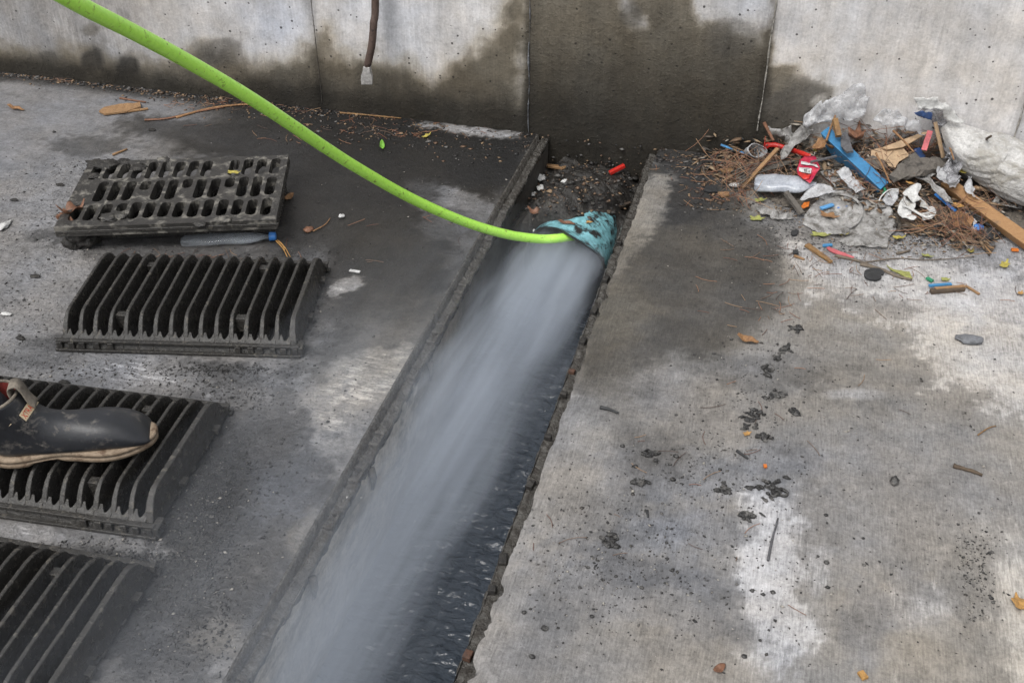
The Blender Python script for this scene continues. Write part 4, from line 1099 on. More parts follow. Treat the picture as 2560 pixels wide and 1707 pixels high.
def sheet_px(name, poly, mat, label, cat, off=.02, thick=.0012, crumple=.012, freq=18, step=9, lift=None, seed=1, parent=None, group=None, smooth=True, world=None):
    """crumpled sheet with real folds: outline traced from the photograph, laid over the heap"""
    P = [Vector(p) for p in poly]; xs = [p.x for p in P]; ys = [p.y for p in P]
    pts = []; ed = []
    for i in range(len(P)):
        a, b_ = P[i], P[(i + 1) % len(P)]; n = max(1, int((b_ - a).length / step))
        for k in range(n): pts.append(a.lerp(b_, k / n) + Vector((random.uniform(-1, 1), random.uniform(-1, 1))) * step * .12)
    m = len(pts); ed = [(i, (i + 1) % m) for i in range(m)]
    y = min(ys); row = 0
    while y < max(ys):
        x = min(xs) + (row % 2) * step / 2
        while x < max(xs): pts.append(Vector((x + random.uniform(-1, 1) * step * .2, y + random.uniform(-1, 1) * step * .2))); x += step
        y += step * .86; row += 1
    v, e_, f, *_ = delaunay_2d_cdt(pts, ed, [tuple(range(m))], 1, 1e-5)
    V = []
    for p in v:
        q = np.array(world(p.x, p.y)) if world else drape(p.x, p.y, off)
        u = Vector((q[0] * freq + seed * 7.3, q[1] * freq, q[2] * freq))
        n = abs(mnoise.noise(u)) * 1.6 - .3 + .6 * abs(mnoise.noise(u * 2.3)) + .3 * mnoise.noise(u * 5)
        q = q + np.array([.25 * n * crumple, -.55 * n * crumple, .8 * n * crumple])
        if lift: q = q + np.array(lift(p.x, p.y))
        V.append((q[0], min(q[1], WY - .003), max(q[2], .0015)))
    c = np.mean(V, 0); V = [(a - c[0], b_ - c[1], z - c[2]) for a, b_, z in V]
    o = mesh_obj(name, V, [tuple(q) for q in f], mat, parent, smooth)
    o.location = c
    s = o.modifiers.new('s', 'SOLIDIFY'); s.thickness = thick; s.offset = 0
    return tag(o, label, cat, group)
def r3(pts): return [(1700 + u / 2.571, 150 + v / 2.571) for u, v in pts]
def bar_px(name, p, q, w, mat, label, cat, off=(.01, .01), h=None, group=None, taper=1.0, rough=.0, n=8, world=None, top=None, roll=0):
    """stick or batten between two photo points, box section, slightly uneven"""
    a = np.array(world[0]) if world else drape(p[0], p[1], off[0]); b_ = np.array(world[1]) if world else drape(q[0], q[1], off[1])
    h = h or w * .5; A = Vector(a); B = Vector(b_); c = (A + B) / 2; t = (B - A).normalized()
    s = t.cross(Vector((0, 0, 1))).normalized(); u = s.cross(t).normalized()
    if roll: R_ = Matrix.Rotation(roll, 3, t); s = R_ @ s; u = R_ @ u
    m = MB(); vs = []
    for i in range(n + 1):
        f = i / n; ww = w / 2 * (1 + (taper - 1) * f); hh = h / 2 * (1 + (taper - 1) * f * .5); c0 = A.lerp(B, f) - c
        jj = lambda: random.uniform(-rough, rough)
        for sx, sy in ((-1, -1), (1, -1), (1, 1), (-1, 1)): vs.append(c0 + s * (sx * ww * (1 + jj())) + u * (sy * hh * (1 + jj())) + t * (random.uniform(-1, 1) * rough * w * (i in (0, n))))
    fs = [(i * 4 + j, (i + 1) * 4 + j, (i + 1) * 4 + (j + 1) % 4, i * 4 + (j + 1) % 4) for i in range(n) for j in range(4)] + [(0, 1, 2, 3), (n * 4 + 3, n * 4 + 2, n * 4 + 1, n * 4)]
    m.add(vs, fs); o = m.build(name, mat, None, bevel=min(w, h) * .08, seg=1); o.location = c
    return tag(o, label, cat, group)
def twig_px(name, pts, r, mat, label, cat, off=.004, group=None, jit=.15, n=6, flat=1.0):
    P = [drape(p[0], p[1], (p[2] if len(p) > 2 else off)) for p in pts]
    P = catmull(P, 5) if len(P) > 2 else [P[0] + (P[1] - P[0]) * t for t in np.linspace(0, 1, 5)]
    c = np.mean(P, 0); k = len(P); m = MB(); m.tube([p - c for p in P], [r * (1 - .45 * i / k) for i in range(k)], n, jit=jit, flat=flat)
    o = m.build(name, mat, None, smooth=True); o.location = c; return tag(o, label, cat, group)
def leaf_px(px, py, size, mat, label, ang=0, cat='leaf', asp=.55, curl=.3, off=.004, lobes=0, group=None, name='leaf', base=None):
    q = np.array(base) if base is not None else drape(px, py, off); n = 14; V = []; F = []; a0 = math.radians(ang)
    rings = 4
    V.append((0, 0, 0))
    for r_ in range(1, rings + 1):
        for j in range(n * 2):
            t = math.pi * j / n; ra = r_ / rings
            rr = 1 + (.22 * math.sin(t * 5 + lobes) if lobes else 0) + random.uniform(-.07, .07) * (r_ == rings)
            x = math.cos(t) * size * ra * rr; y = math.sin(t) * size * asp * ra * rr * (1 - .25 * math.cos(t))
            z = curl * size * ((x / size) ** 2 * .6 + (y / size / asp) ** 2 * .5 + .25 * math.sin(x / size * 5 + lobes)) * .8
            V.append((x, y, z + .001))
    m = n * 2
    for j in range(m): F.append((0, 1 + j, 1 + (j + 1) % m))
    for r_ in range(rings - 1):
        for j in range(m): F.append((1 + r_ * m + j, 1 + (r_ + 1) * m + j, 1 + (r_ + 1) * m + (j + 1) % m, 1 + r_ * m + (j + 1) % m))
    o = mesh_obj(name, V, F, mat, None, True); o.location = (q[0], q[1], q[2] + size * curl * .1); o.rotation_euler = (random.uniform(-.2, .2), random.uniform(-.2, .2), a0)
    s = o.modifiers.new('s', 'SOLIDIFY'); s.thickness = .0008
    return tag(o, label, cat, group)
def flake_px(name, poly, mat, label, cat, thick=.003, off=.003, parent=None, group=None, crumple=.002, step=8, seed=1):
    return sheet_px(name, poly, mat, label, cat, off + thick / 2, thick, crumple, 30, step, seed=seed, group=group, smooth=False)

# --- the white sack lying along the wall
def sack():
    cl = r3([(1700, 330), (1780, 400), (1860, 480), (1960, 570), (2080, 660), (2200, 740), (2330, 800), (2480, 850), (2560, 880)])
    rad = [.022, .048, .068, .080, .088, .090, .082, .062, .02]
    zc = [.200, .168, .145, .130, .118, .105, .092, .08, .06]
    P = []
    for (x, y), z in zip(cl, zc):
        P.append(at(x, y, z))
    for p, r_ in zip(P, rad): p[1] = min(p[1], WY - r_ * .85 - .01)
    P = catmull(P, 9); R_ = [w[0] for w in catmull([np.array([r_]) for r_ in rad], 9)]
    k = 72; V = []; n = len(P); c = np.mean(P, 0)
    for i, (p, r_) in enumerate(zip(P, R_)):
        t = Vector(P[min(i + 1, n - 1)] - P[max(i - 1, 0)]).normalized(); a = t.cross(Vector((0, 0, 1))).normalized(); b_ = a.cross(t)
        for j in range(k):
            th = 2 * math.pi * j / k
            u = Vector((math.cos(th) * 1.2, math.sin(th) * 1.2, i * .10))
            tw = th + .5 * math.sin(i * .11)
            fold = .93 + .07 * mnoise.noise(u * .8) + .20 * abs(mnoise.noise(Vector((math.cos(tw) * 2.4, math.sin(tw) * 2.4, i * .045)))) + .10 * abs(mnoise.noise(Vector((math.cos(tw) * 6, math.sin(tw) * 6, i * .09)))) + .02 * mnoise.noise(Vector((th * 9, i * .5, 1)))
            q = Vector(p) + (a * math.cos(th) + b_ * math.sin(th) * .92) * r_ * fold
            V.append((q.x - c[0], min(q.y, WY - .004) - c[1], max(q.z, .004) - c[2]))
    F = [(i * k + j, i * k + (j + 1) % k, (i + 1) * k + (j + 1) % k, (i + 1) * k + j) for i in range(n - 1) for j in range(k)] + [tuple(range(k)), tuple((n - 1) * k + j for j in range(k - 1, -1, -1))]
    o = mesh_obj('sack', V, F, M['sack'], None, True); o.location = c
    ss = o.modifiers.new('ss', 'SUBSURF'); ss.levels = 1; ss.render_levels = 1
    tag(o, 'long stuffed dirty white sack lying at the foot of the wall', 'sack')
sack()
wallpt = lambda d: (lambda x, y: aty(x, y, WY - d))
sheet_px('plastic_sheet', r3([(785, 375), (850, 315), (935, 262), (1030, 225), (1100, 175), (1180, 158), (1198, 220), (1190, 330), (1160, 385), (1090, 395), (1040, 375), (1000, 400), (930, 395), (870, 412), (815, 440), (790, 420)]), M['film'],
         'crumpled clear plastic sheet leaning against the wall above the blue board', 'plastic sheet', thick=.0015, crumple=.035, freq=20, step=7, world=wallpt(.035), seed=2)
sheet_px('plastic_sheet', r3([(800, 430), (850, 470), (800, 520), (730, 560), (690, 620), (650, 645), (640, 600), (680, 540), (660, 480), (730, 470), (770, 430)]), M['film_dirty'],
         'grey torn plastic tail hanging down over the red tape', 'plastic sheet', thick=.0015, crumple=.03, freq=26, step=6, off=.05, seed=3)
sheet_px('plastic_sheet', r3([(1240, 385), (1290, 330), (1340, 320), (1400, 350), (1480, 385), (1530, 430), (1570, 500), (1530, 480), (1460, 455), (1390, 440), (1330, 425), (1260, 405)]), M['film'],
         'white wisp of plastic bag at the wall between the cardboard and the sack', 'plastic sheet', thick=.0015, crumple=.03, freq=24, step=6, world=wallpt(.05), seed=4)
sheet_px('plastic_sheet', r3([(1490, 250), (1560, 245), (1640, 262), (1710, 300), (1770, 350), (1830, 400), (1780, 420), (1700, 370), (1640, 320), (1560, 310), (1520, 330), (1530, 290)]), M['white'],
         'white plastic flap curling up from the top of the sack', 'plastic sheet', thick=.002, crumple=.025, freq=22, step=6, world=wallpt(.07), seed=5)
sheet_px('plastic_wrapper', r3([(1510, 350), (1560, 310), (1650, 300), (1770, 360), (1790, 440), (1790, 530), (1810, 600), (1805, 700), (1780, 800), (1730, 790), (1690, 700), (1700, 560), (1660, 440), (1600, 380)]), M['foil'],
         'glossy crinkled clear wrapper standing up beside the white sack', 'wrapper', thick=.0012, crumple=.035, freq=26, step=6, off=.07, seed=6)
sheet_px('plastic_wrapper', r3([(1500, 345), (1540, 330), (1620, 340), (1620, 385), (1560, 380)]), M['navy'], 'scrap of blue-printed wrapper at the top of the glossy one', 'wrapper', thick=.001, crumple=.012, freq=30, step=5, world=wallpt(.11), seed=7)
# dirty film with a round hole, in front
sheet_px('plastic_film', r3([(800, 1000), (850, 930), (900, 880), (960, 850), (1000, 830), (940, 760), (900, 720), (980, 700), (1060, 730), (1120, 790), (1200, 850), (1290, 900), (1340, 950), (1385, 1020), (1390, 1090), (1350, 1130), (1330, 1210), (1200, 1200), (1080, 1190), (1020, 1165), (1090, 1130), (1130, 1080), (1100, 1120), (1020, 1130), (930, 1120), (850, 1090), (790, 1050)]), M['film_dirty'],
         'large muddy translucent plastic film spread in front of the blue board', 'plastic film', thick=.0012, crumple=.016, freq=20, step=6, off=.006, seed=8)
sheet_px('plastic_film', r3([(770, 900), (820, 830), (900, 800), (980, 820), (1000, 850), (930, 870), (860, 890)]), M['film'], 'shiny fold of clear film next to the crushed bottle', 'plastic film', thick=.0012, crumple=.02, freq=24, step=6, off=.03, seed=9)
b = MB()
ringp = [drape(*r3([(1000 + 150 * math.cos(t) + 20, 975 + 112 * math.sin(t))])[0], .014) for t in np.linspace(-1.9, 2.0, 26)]
c = np.mean(ringp, 0); b.tube([p - c for p in ringp], [.005] * 26, 8, jit=.25, flat=.6); o = b.build('plastic_hoop', M['film_dirty'], smooth=True); o.location = c
tag(o, 'rolled grey plastic hoop curving over the muddy film', 'plastic hoop')
for i, (poly, mt, off, lab) in enumerate((
    ([(1000, 720), (1060, 700), (1130, 760), (1190, 830), (1130, 860), (1060, 800)], 'film', .035, 'clear film crease just below the blue board'),
    ([(1680, 540), (1740, 520), (1800, 560), (1812, 640), (1760, 660), (1700, 620)], 'foil', .085, 'crinkled clear film square at the left end of the sack'),
    ([(560, 430), (640, 450), (700, 440), (720, 480), (640, 500), (570, 480)], 'film_dirty', .06, 'grey film rag above the red tape'),
    ([(1640, 700), (1720, 690), (1790, 760), (1770, 820), (1700, 800), (1650, 750)], 'film', .06, 'pale film scrap at the upper end of the timber batten'),
    ([(480, 940), (560, 950), (640, 990), (720, 980), (730, 1020), (620, 1030), (520, 990)], 'film_dirty', .006, 'muddy torn film in front of the thick weathered stick'),
    ([(2010, 880), (2120, 900), (2200, 930), (2190, 960), (2080, 950), (2000, 920)], 'film_dirty', .01, 'grey film strip on the slab behind the timber batten'))):
    sheet_px('film_scrap', r3(poly), M[mt], lab, 'film scrap', thick=.001, crumple=.022, freq=28, step=5, off=off, seed=60 + i)
# crushed bottle
def bottle(name, label, base, tipp, r, cap=None, off=.03, mat=None, squash=.45, petal=True):
    A = Vector(drape(*base, off)); B = Vector(drape(*tipp, off)); d = (B - A); L = d.length; root = empty(name, A, label=label, cat='bottle')
    root.rotation_euler = d.to_track_quat('X', 'Z').to_euler()
    prof = [(0, .30), (.0, .62), (.03, .92), (.08, 1), (.25, .97), (.32, 1.02), (.45, .95), (.6, 1.0), (.72, .96), (.82, .75), (.90, .45), (.94, .28), (.985, .27), (.99, .26)]
    k = 30; V = []
    for i, (t, s) in enumerate(prof):
        for j in range(k):
            th = 2 * math.pi * j / k; dent = 1 + .30 * mnoise.noise(Vector((t * 5 + 2, math.cos(th) * 1.4, math.sin(th) * 1.4)))
            if petal and i < 3: dent *= 1 + .12 * math.cos(th * 5)
            V.append((t * L, r * s * math.cos(th) * dent, r * s * squash * math.sin(th) * dent))
    F = [(i * k + j, i * k + (j + 1) % k, (i + 1) * k + (j + 1) % k, (i + 1) * k + j) for i in range(len(prof) - 1) for j in range(k)] + [tuple(range(k))]
    o = mesh_obj('bottle_body', V, F, mat or M['pet'], root, True); s = o.modifiers.new('s', 'SOLIDIFY'); s.thickness = .0012
    ss = o.modifiers.new('ss', 'SUBSURF'); ss.levels = 1; ss.render_levels = 1
    if cap:
        b = MB(); cr = r * .40
        pts = [(L * .95, 0, 0), (L * .955, 0, 0), (L * .955 + .018, 0, 0), (L * .955 + .019, 0, 0)]
        b.tube(pts, [cr * .9, cr * 1.25, cr * 1.2, cr], 20); b.build('bottle_cap', cap, root, bevel=.001)
    return root
M['pet'] = dirty('clear_bottle', (.72, .76, .82), (.34, .33, .30), .25, .14, .5, 14, .12, 0, (.50, .54, .62), alpha=(.35, .8), bdist=.003)
M['pet_clear'] = dirty('clear_bottle_wet', (.50, .55, .60), (.15, .15, .14), .15, .06, .4, 9, 0, 0, (.35, .38, .42), alpha=(.02, .20), bdist=.002)
bottle('plastic_bottle', 'crushed clear bottle with moulded base in the heap, left of the red wrapper', r3([(478, 790)])[0], r3([(880, 800)])[0], .044, None, .035)
bottle('plastic_bottle', 'flattened clear bottle with bright blue cap half under the flat grate', (452, 603), (684, 591), .026, M['bluebit'], .014, M['pet_clear'], .5)
# wrapper
wr = empty('sweet_wrapper', drape(*r3([(820, 700)])[0], .06), label='red and magenta wrapper with white barcode panel in the middle of the heap', cat='wrapper')
def child_sheet(nm, poly, mat, off, seed, crumple=.008):
    o = sheet_px(nm, poly, mat, None, None, off, .0012, crumple, 26, 5, seed=seed); o.location = Vector(o.location) - wr.location; o.parent = wr
child_sheet('wrapper_foil', r3([(765, 650), (800, 620), (870, 618), (900, 690), (885, 720), (835, 792), (800, 770), (757, 742), (752, 700)]), M['wrapper'], .060, 11)
child_sheet('red_panel', r3([(757, 722), (840, 738), (830, 765), (800, 768), (765, 745)]), M['red'], .0655, 11)
child_sheet('barcode_panel', r3([(765, 688), (848, 700), (840, 732), (764, 718)]), M['white'], .066, 11)
for i in range(7):
    u0 = 800 + i * 5.5; child_sheet('barcode_line', r3([(u0, 700), (u0 + 2, 700), (u0, 722), (u0 - 2, 722)]), M['blackrub'], .0685, 11, .004)
child_sheet('silver_seal', r3([(775, 655), (880, 672), (895, 692), (870, 690), (860, 682), (778, 670)]), M['whiteplastic'], .0665, 11)
# blue board
def board_poly(name, top, z, thick, mat, label, cat, group=None, back=(0, .01, 0)):
    T = [Vector(at(x, y, zz)) if zz is not None else None for (x, y), zz in zip(top, z)]
    for p in T: p.y = min(p.y, WY - .012)
    nrm = (T[1] - T[0]).cross(T[2] - T[0]).normalized()
    if nrm.z < 0: nrm = -nrm
    c = sum(T, Vector()) / len(T); k = len(T)
    vs = [p - c for p in T] + [p - c - nrm * thick for p in T]
    fs = [tuple(range(k)), tuple(range(2 * k - 1, k - 1, -1))] + [(j, k + j, k + (j + 1) % k, (j + 1) % k) for j in range(k)]
    m = MB(); m.add(vs, fs); o = m.build(name, mat, None, bevel=.0015, seg=1); o.location = c
    bm = bmesh.new(); bm.from_mesh(o.data); bmesh.ops.recalc_face_normals(bm, faces=bm.faces); bm.to_mesh(o.data); bm.free()
    return tag(o, label, cat, group)
# the blue piece: face toward the camera plus a lighter upper edge
def blueboard():
    # face quad (photo px) with heights; thickness goes back
    f = r3([(903, 468), (1290, 832), (1248, 884), (1030, 700), (935, 560)])
    zz = [.135, .045, .012, .060, .105]
    T = [Vector(at(x, y, z_)) for (x, y), z_ in zip(f, (.150, .072, .012, .040, .095))]
    for p in T: p.y = min(p.y, WY - .05)
    bk = Vector((.022, .040, .006)); c = sum(T, Vector()) / 5; k = 5
    vs = [p - c for p in T] + [p - c + bk for p in T]
    fs = [tuple(range(k))[::-1], tuple(range(k, 2 * k))] + [(j, (j + 1) % k, k + (j + 1) % k, k + j) for j in range(k)]
    m = MB(); m.add(vs, fs); o = m.build('blue_board', M['blue'], None, bevel=.002, seg=2); o.location = c
    bm = bmesh.new(); bm.from_mesh(o.data); bmesh.ops.recalc_face_normals(bm, faces=bm.faces); bm.to_mesh(o.data); bm.free()
    tag(o, 'tapering bright blue painted board leaning in the middle of the heap', 'board')
blueboard()
bar_px('timber_batten', None, None, .036, M['plank'], 'long fresh brown timber batten running out of the picture at right', 'timber', h=.030, world=(at(*r3([(1705, 790)])[0], .062), at(*r3([(2330, 1240)])[0], .022)), rough=.03, n=10, roll=.5)
board_poly('wood_strip', r3([(1330, 575), (1300, 560), (1560, 420), (1612, 428), (1600, 450), (1430, 560)]), [.125, .128, .16, .165, .16, .132], .006, M['board'], 'pale plywood strip sticking up towards the wall, right of the blue board', 'plywood')
board_poly('cardboard_piece', r3([(1230, 575), (1300, 560), (1425, 552), (1478, 612), (1405, 655), (1385, 692), (1345, 680), (1310, 640), (1225, 620)]), [.115, .12, .125, .118, .105, .092, .095, .103, .105], .004, M['board'], 'pale tan broken cardboard plate under the red strap', 'cardboard')
board_poly('cardboard_piece', r3([(1180, 640), (1240, 610), (1310, 645), (1335, 690), (1280, 700), (1200, 690)]), [.10, .11, .105, .092, .088, .09], .004, M['greywood'], 'grey-green cardboard scrap just left of the pale tan plate', 'cardboard')
flake_px('wood_chunk', r3([(1345, 745), (1395, 690), (1500, 600), (1540, 640), (1640, 640), (1745, 678), (1640, 710), (1540, 745), (1440, 760), (1380, 780)]), M['greywood'], 'grey weathered splintered wood slab in the middle of the heap', 'wood', thick=.016, off=.045, crumple=.012, seed=12)
flake_px('wood_chunk', r3([(1490, 745), (1560, 720), (1640, 735), (1600, 760), (1700, 850), (1760, 930), (1700, 900), (1620, 830), (1560, 770)]), M['film_dirty'], 'ragged strip of grey film below the weathered slab', 'plastic strip', thick=.003, off=.04, crumple=.01, seed=13)
bar_px('wood_batten', *r3([(1640, 400), (1692, 628)]), .012, M['board'], 'thin upright pale slat beside the red strap', 'slat', off=(.10, .06), h=.006)
bar_px('wood_batten', *r3([(1690, 440), (1790, 530)]), .010, M['darkwood'], 'dark brown sliver crossing the glossy wrapper', 'slat', off=(.10, .09), h=.006)
bar_px('red_strap', *r3([(1608, 455), (1568, 580)]), .016, M['pink'], 'short red-pink flat strap standing at the right of the heap', 'strap', off=(.10, .07), h=.0015)
bar_px('plastic_scrap', *r3([(1520, 570), (1560, 630)]), .022, M['navy'], 'dark blue plastic scrap under the lower end of the red strap', 'plastic scrap', off=(.05, .04), h=.006)
# red tape
tp = [drape(*p, o_) for p, o_ in zip(r3([(548, 515), (545, 550), (600, 545), (660, 560), (720, 580), (780, 600), (840, 622)]), (.055, .05, .05, .045, .045, .05, .05))]
tp = catmull(tp, 5); c = np.mean(tp, 0); V = []; 
for i, p in enumerate(tp):
    w = .011 * (1.2 if i < 8 else .75); V += [tuple(p - c + np.array([0, .4 * w, .8 * w])), tuple(p - c - np.array([0, .4 * w, .8 * w]))]
o = mesh_obj('red_tape', V, [(2 * i, 2 * i + 1, 2 * i + 3, 2 * i + 2) for i in range(len(tp) - 1)], M['red'], None, True); o.location = c
s = o.modifiers.new('s', 'SOLIDIFY'); s.thickness = .001; tag(o, 'bright red twisted plastic tape at the left end of the heap', 'tape')
bar_px('straw', *r3([(262, 545), (418, 600)]), .0085, M['lblue'], 'light blue flat plastic straw lying at the wall left of the heap', 'straw', off=(.012, .012), h=.004)
# white clear cup
cupc = drape(*r3([(470, 590)])[0], .03); root = empty('plastic_cup', cupc, label='crumpled translucent cup beside the light blue straw', cat='cup'); V = []; k = 20
for i, (zz, rr) in enumerate(((0, .020), (.015, .024), (.03, .027), (.045, .030), (.055, .034), (.056, .031))):
    for j in range(k):
        t = 2 * math.pi * j / k; d_ = 1 + .25 * mnoise.noise(Vector((math.cos(t), math.sin(t), zz * 30))); V.append((rr * d_ * math.cos(t), rr * d_ * math.sin(t) * .7, zz - .03))
o = mesh_obj('cup_wall', V, [(i * k + j, i * k + (j + 1) % k, (i + 1) * k + (j + 1) % k, (i + 1) * k + j) for i in range(5) for j in range(k)] + [tuple(range(k - 1, -1, -1))], M['film'], root, True)
root.rotation_euler = (.9, .3, .3); s = o.modifiers.new('s', 'SOLIDIFY'); s.thickness = .001
# sticks
bar_px('stick', *r3([(628, 570), (398, 824)]), .012, M['wood'], 'straight pale stick slanting across the left end of the crushed bottle', 'stick', off=(.07, .015), h=.008)
bar_px('stick', *r3([(680, 850), (785, 990)]), .016, M['greywood'], 'short thick weathered stick in front of the crushed bottle', 'stick', off=(.045, .012), h=.012, rough=.1)
bar_px('metal_rod', *r3([(838, 657), (1008, 618)]), .006, M['greyrub'], 'thin grey rod poking from the red wrapper to the blue board', 'rod', off=(.075, .075), h=.006)
bar_px('stick', *r3([(1000, 350), (1022, 500)]), .016, M['bark'], 'peeled pale stick end standing up behind the blue board', 'stick', off=(.05, .04), h=.014, world=(aty(*r3([(995, 380)])[0], 3.24), aty(*r3([(1020, 492)])[0], 3.19)))
bar_px('stick', *r3([(540, 400), (600, 515)]), .010, M['leafred'], 'dark reddish bark sliver leaning on the wall above the red tape', 'bark', h=.005, world=(aty(*r3([(540, 402)])[0], 3.285), aty(*r3([(600, 520)])[0], 3.24)), taper=.8)
bar_px('stick', *r3([(1300, 730), (1365, 800)]), .018, M['blackrub'], 'short black charred stick left of the weathered slab', 'stick', off=(.04, .02), h=.012)
flake_px('rubber_strip', r3([(1030, 490), (1060, 465), (1085, 490), (1100, 560), (1115, 590), (1070, 595), (1035, 560)]), M['greyrub'], 'grey worn rubber strip right behind the blue board', 'rubber', thick=.006, off=.075, crumple=.004, seed=14)
leaf_px(*r3([(1135, 495)])[0], .045, M['leafred'], 'large dark brown curled leaf against the wall, right of the grey rubber strip', 80, curl=.7, off=.06, lobes=1)
leaf_px(*r3([(985, 560)])[0], .04, M['leaf'], 'brown curled bark leaf at the upper tip of the blue board', 60, curl=.6, off=.05, lobes=0, asp=.35)
leaf_px(*r3([(905, 560)])[0], .05, M['leaf'], 'long tan curled leaf left of the upper end of the blue board', 70, curl=.6, off=.06, asp=.3)
leaf_px(*r3([(868, 582)])[0], .010, M['leafyel'], 'tiny bright yellow leaf beside the red tape', 70, off=.07)
# mask / white cloth
cl = empty('white_cloth', drape(*r3([(1520, 920)])[0], .02), label='crumpled white cloth mask on the front of the heap', cat='cloth')
for i, (poly, off, sd_) in enumerate(((r3([(1455, 830), (1520, 795), (1552, 815), (1530, 860), (1545, 900), (1500, 920), (1460, 900), (1430, 860)]), .045, 21), (r3([(1430, 885), (1500, 905), (1510, 950), (1480, 990), (1530, 1005), (1500, 1030), (1430, 1010), (1395, 975), (1410, 920)]), .035, 22), (r3([(1545, 890), (1590, 930), (1645, 995), (1610, 1025), (1560, 1030), (1535, 1000), (1590, 985), (1545, 940)]), .030, 23))):
    o = sheet_px(('nose_panel', 'cloth_panel', 'folded_panel')[i], poly, M['white'], None, None, off, .003, .018, 30, 6, seed=sd_); o.location = Vector(o.location) - cl.location; o.parent = cl
b = MB(); pp = [drape(*p, .055) for p in r3([(1430, 935), (1480, 955), (1530, 985), (1580, 1010), (1630, 1000)])]; pp = [p - np.array(cl.location) for p in catmull(pp, 5)]
b.tube(pp, .0035, 8); b.build('ear_strap', M['white'], cl, smooth=True)
twig_px('wire_loop', [(*p, o_) for p, o_ in zip(r3([(1278, 905), (1300, 870), (1345, 835), (1400, 832), (1395, 850)]), (.03, .045, .055, .05, .045))], .0025, M['whiteplastic'], 'thin white cord loop at the lower end of the blue board', 'cord', jit=.02)
sheet_px('plastic_film', r3([(1300, 900), (1330, 850), (1390, 840), (1400, 890), (1360, 940), (1320, 930)]), M['film'], 'small crumpled clear film under the white cord loop', 'plastic film', thick=.001, crumple=.02, freq=30, step=5, off=.02, seed=24)
twig_px('green_band', [(*p, .03) for p in r3([(1288, 815), (1310, 820), (1320, 842), (1300, 855)])], .006, M['green'], 'green plastic band hooked on the lower end of the blue board', 'band', jit=.05, flat=.4)
# leaves and bits at the front right of heap
flake_px('bark_piece', r3([(1740, 1000), (1780, 975), (1860, 990), (1890, 1030), (1870, 1070), (1820, 1060), (1780, 1075), (1750, 1040)]), M['leaf'], 'broad ragged tan bark piece right of the white mask', 'bark', thick=.003, off=.02, crumple=.01, seed=31)
flake_px('bark_piece', r3([(1620, 920), (1700, 960), (1740, 1010), (1790, 1100), (1730, 1080), (1660, 1020), (1600, 960)]), M['darkwood'], 'dark olive bark strip behind the ragged tan piece', 'bark', thick=.008, off=.012, crumple=.008, seed=32)
flake_px('bark_piece', r3([(1400, 990), (1440, 1000), (1520, 1060), (1570, 1110), (1530, 1110), (1440, 1060)]), M['darkwood'], 'brown wood splinter under the front of the white mask', 'bark', thick=.012, off=.005, crumple=.004, seed=33)
bar_px('plastic_strip', *r3([(1640, 860), (1772, 972)]), .008, M['bluebit'], 'blue pen-like strip between the white mask and the timber batten', 'plastic strip', off=(.03, .02), h=.006)
blob('crushed_cap', drape(*r3([(1915, 1080)])[0], .010), (.016, .014, .012), M['bluebit'], 'small blue crushed bottle cap in front of the timber batten', 'cap', seed=3, amp=.25)
sheet_px('plastic_film', r3([(1882, 1010), (1905, 1040), (1900, 1090), (1880, 1100)]), M['film'], 'tiny white torn film next to the blue cap', 'plastic film', thick=.001, crumple=.01, freq=40, step=4, off=.018, seed=34)
flake_px('black_rag', r3([(1930, 1110), (1980, 1085), (2060, 1080), (2075, 1110), (2010, 1150), (1960, 1155)]), M['blackrub'], 'wet black rag half under the timber batten', 'rag', thick=.004, off=.006, crumple=.012, seed=35)
for i, (p, q) in enumerate((((1840, 970), (2040, 1060)), ((1850, 990), (2010, 1070)))): bar_px('plastic_strip', *r3([p, q]), .006, M['blackrub'], ('upper black strip lying alongside the timber batten', 'lower black strip lying alongside the timber batten')[i], 'plastic strip', off=(.025, .012), h=.004)
flake_px('plastic_disc', r3([(2140, 1095), (2170, 1078), (2205, 1088), (2235, 1120), (2210, 1132), (2170, 1118)]), M['whiteplastic'], 'white plastic disc fragment at the right edge behind the batten', 'lid', thick=.003, off=.006, crumple=.002, seed=36)
flake_px('wood_batten', r3([(1860, 830), (1900, 815), (2030, 828), (2040, 845), (1960, 840)]), M['board'], 'pale flat slat between the timber batten and the white sack', 'slat', thick=.006, off=.02, crumple=.002, seed=37)
sheet_px('plastic_sheet', r3([(1820, 830), (1845, 770), (1860, 712), (1880, 720), (1870, 780), (1900, 830), (1880, 860), (1930, 900), (1880, 880), (1840, 850)]), M['film'], 'white shredded film tuft above the timber batten', 'plastic sheet', thick=.001, crumple=.02, freq=30, step=5, off=.05, seed=38)
leaf_px(*r3([(1820, 712)])[0], .022, M['leafyel'], 'yellow leaf tucked under the white sack', 70, off=.05, lobes=1)
leaf_px(*r3([(1480, 795)])[0], .014, M['leafor'], 'small orange leaf scrap above the white mask', 10, off=.05)
leaf_px(*r3([(1785, 938)])[0], .018, M['leafor'], 'orange-brown leaf scrap at the upper edge of the blue pen-like strip', 10, off=.03)
leaf_px(*r3([(1530, 1065)])[0], .016, M['leafor'], 'orange leaf scrap just below the white mask', -20, off=.015)
leaf_px(*r3([(960, 1005)])[0], .026, M['leaf'], 'tan leaf lying inside the plastic hoop', -10, off=.012, lobes=1)
bar_px('plastic_scrap', *r3([(905, 955), (985, 930)]), .013, M['lblue'], 'blue plastic chip at the rim of the plastic hoop', 'plastic scrap', off=(.02, .02), h=.006)
bar_px('plastic_scrap', *r3([(1010, 950), (1080, 945)]), .010, M['bluebit'], 'darker blue chip inside the plastic hoop', 'plastic scrap', off=(.016, .016), h=.004)
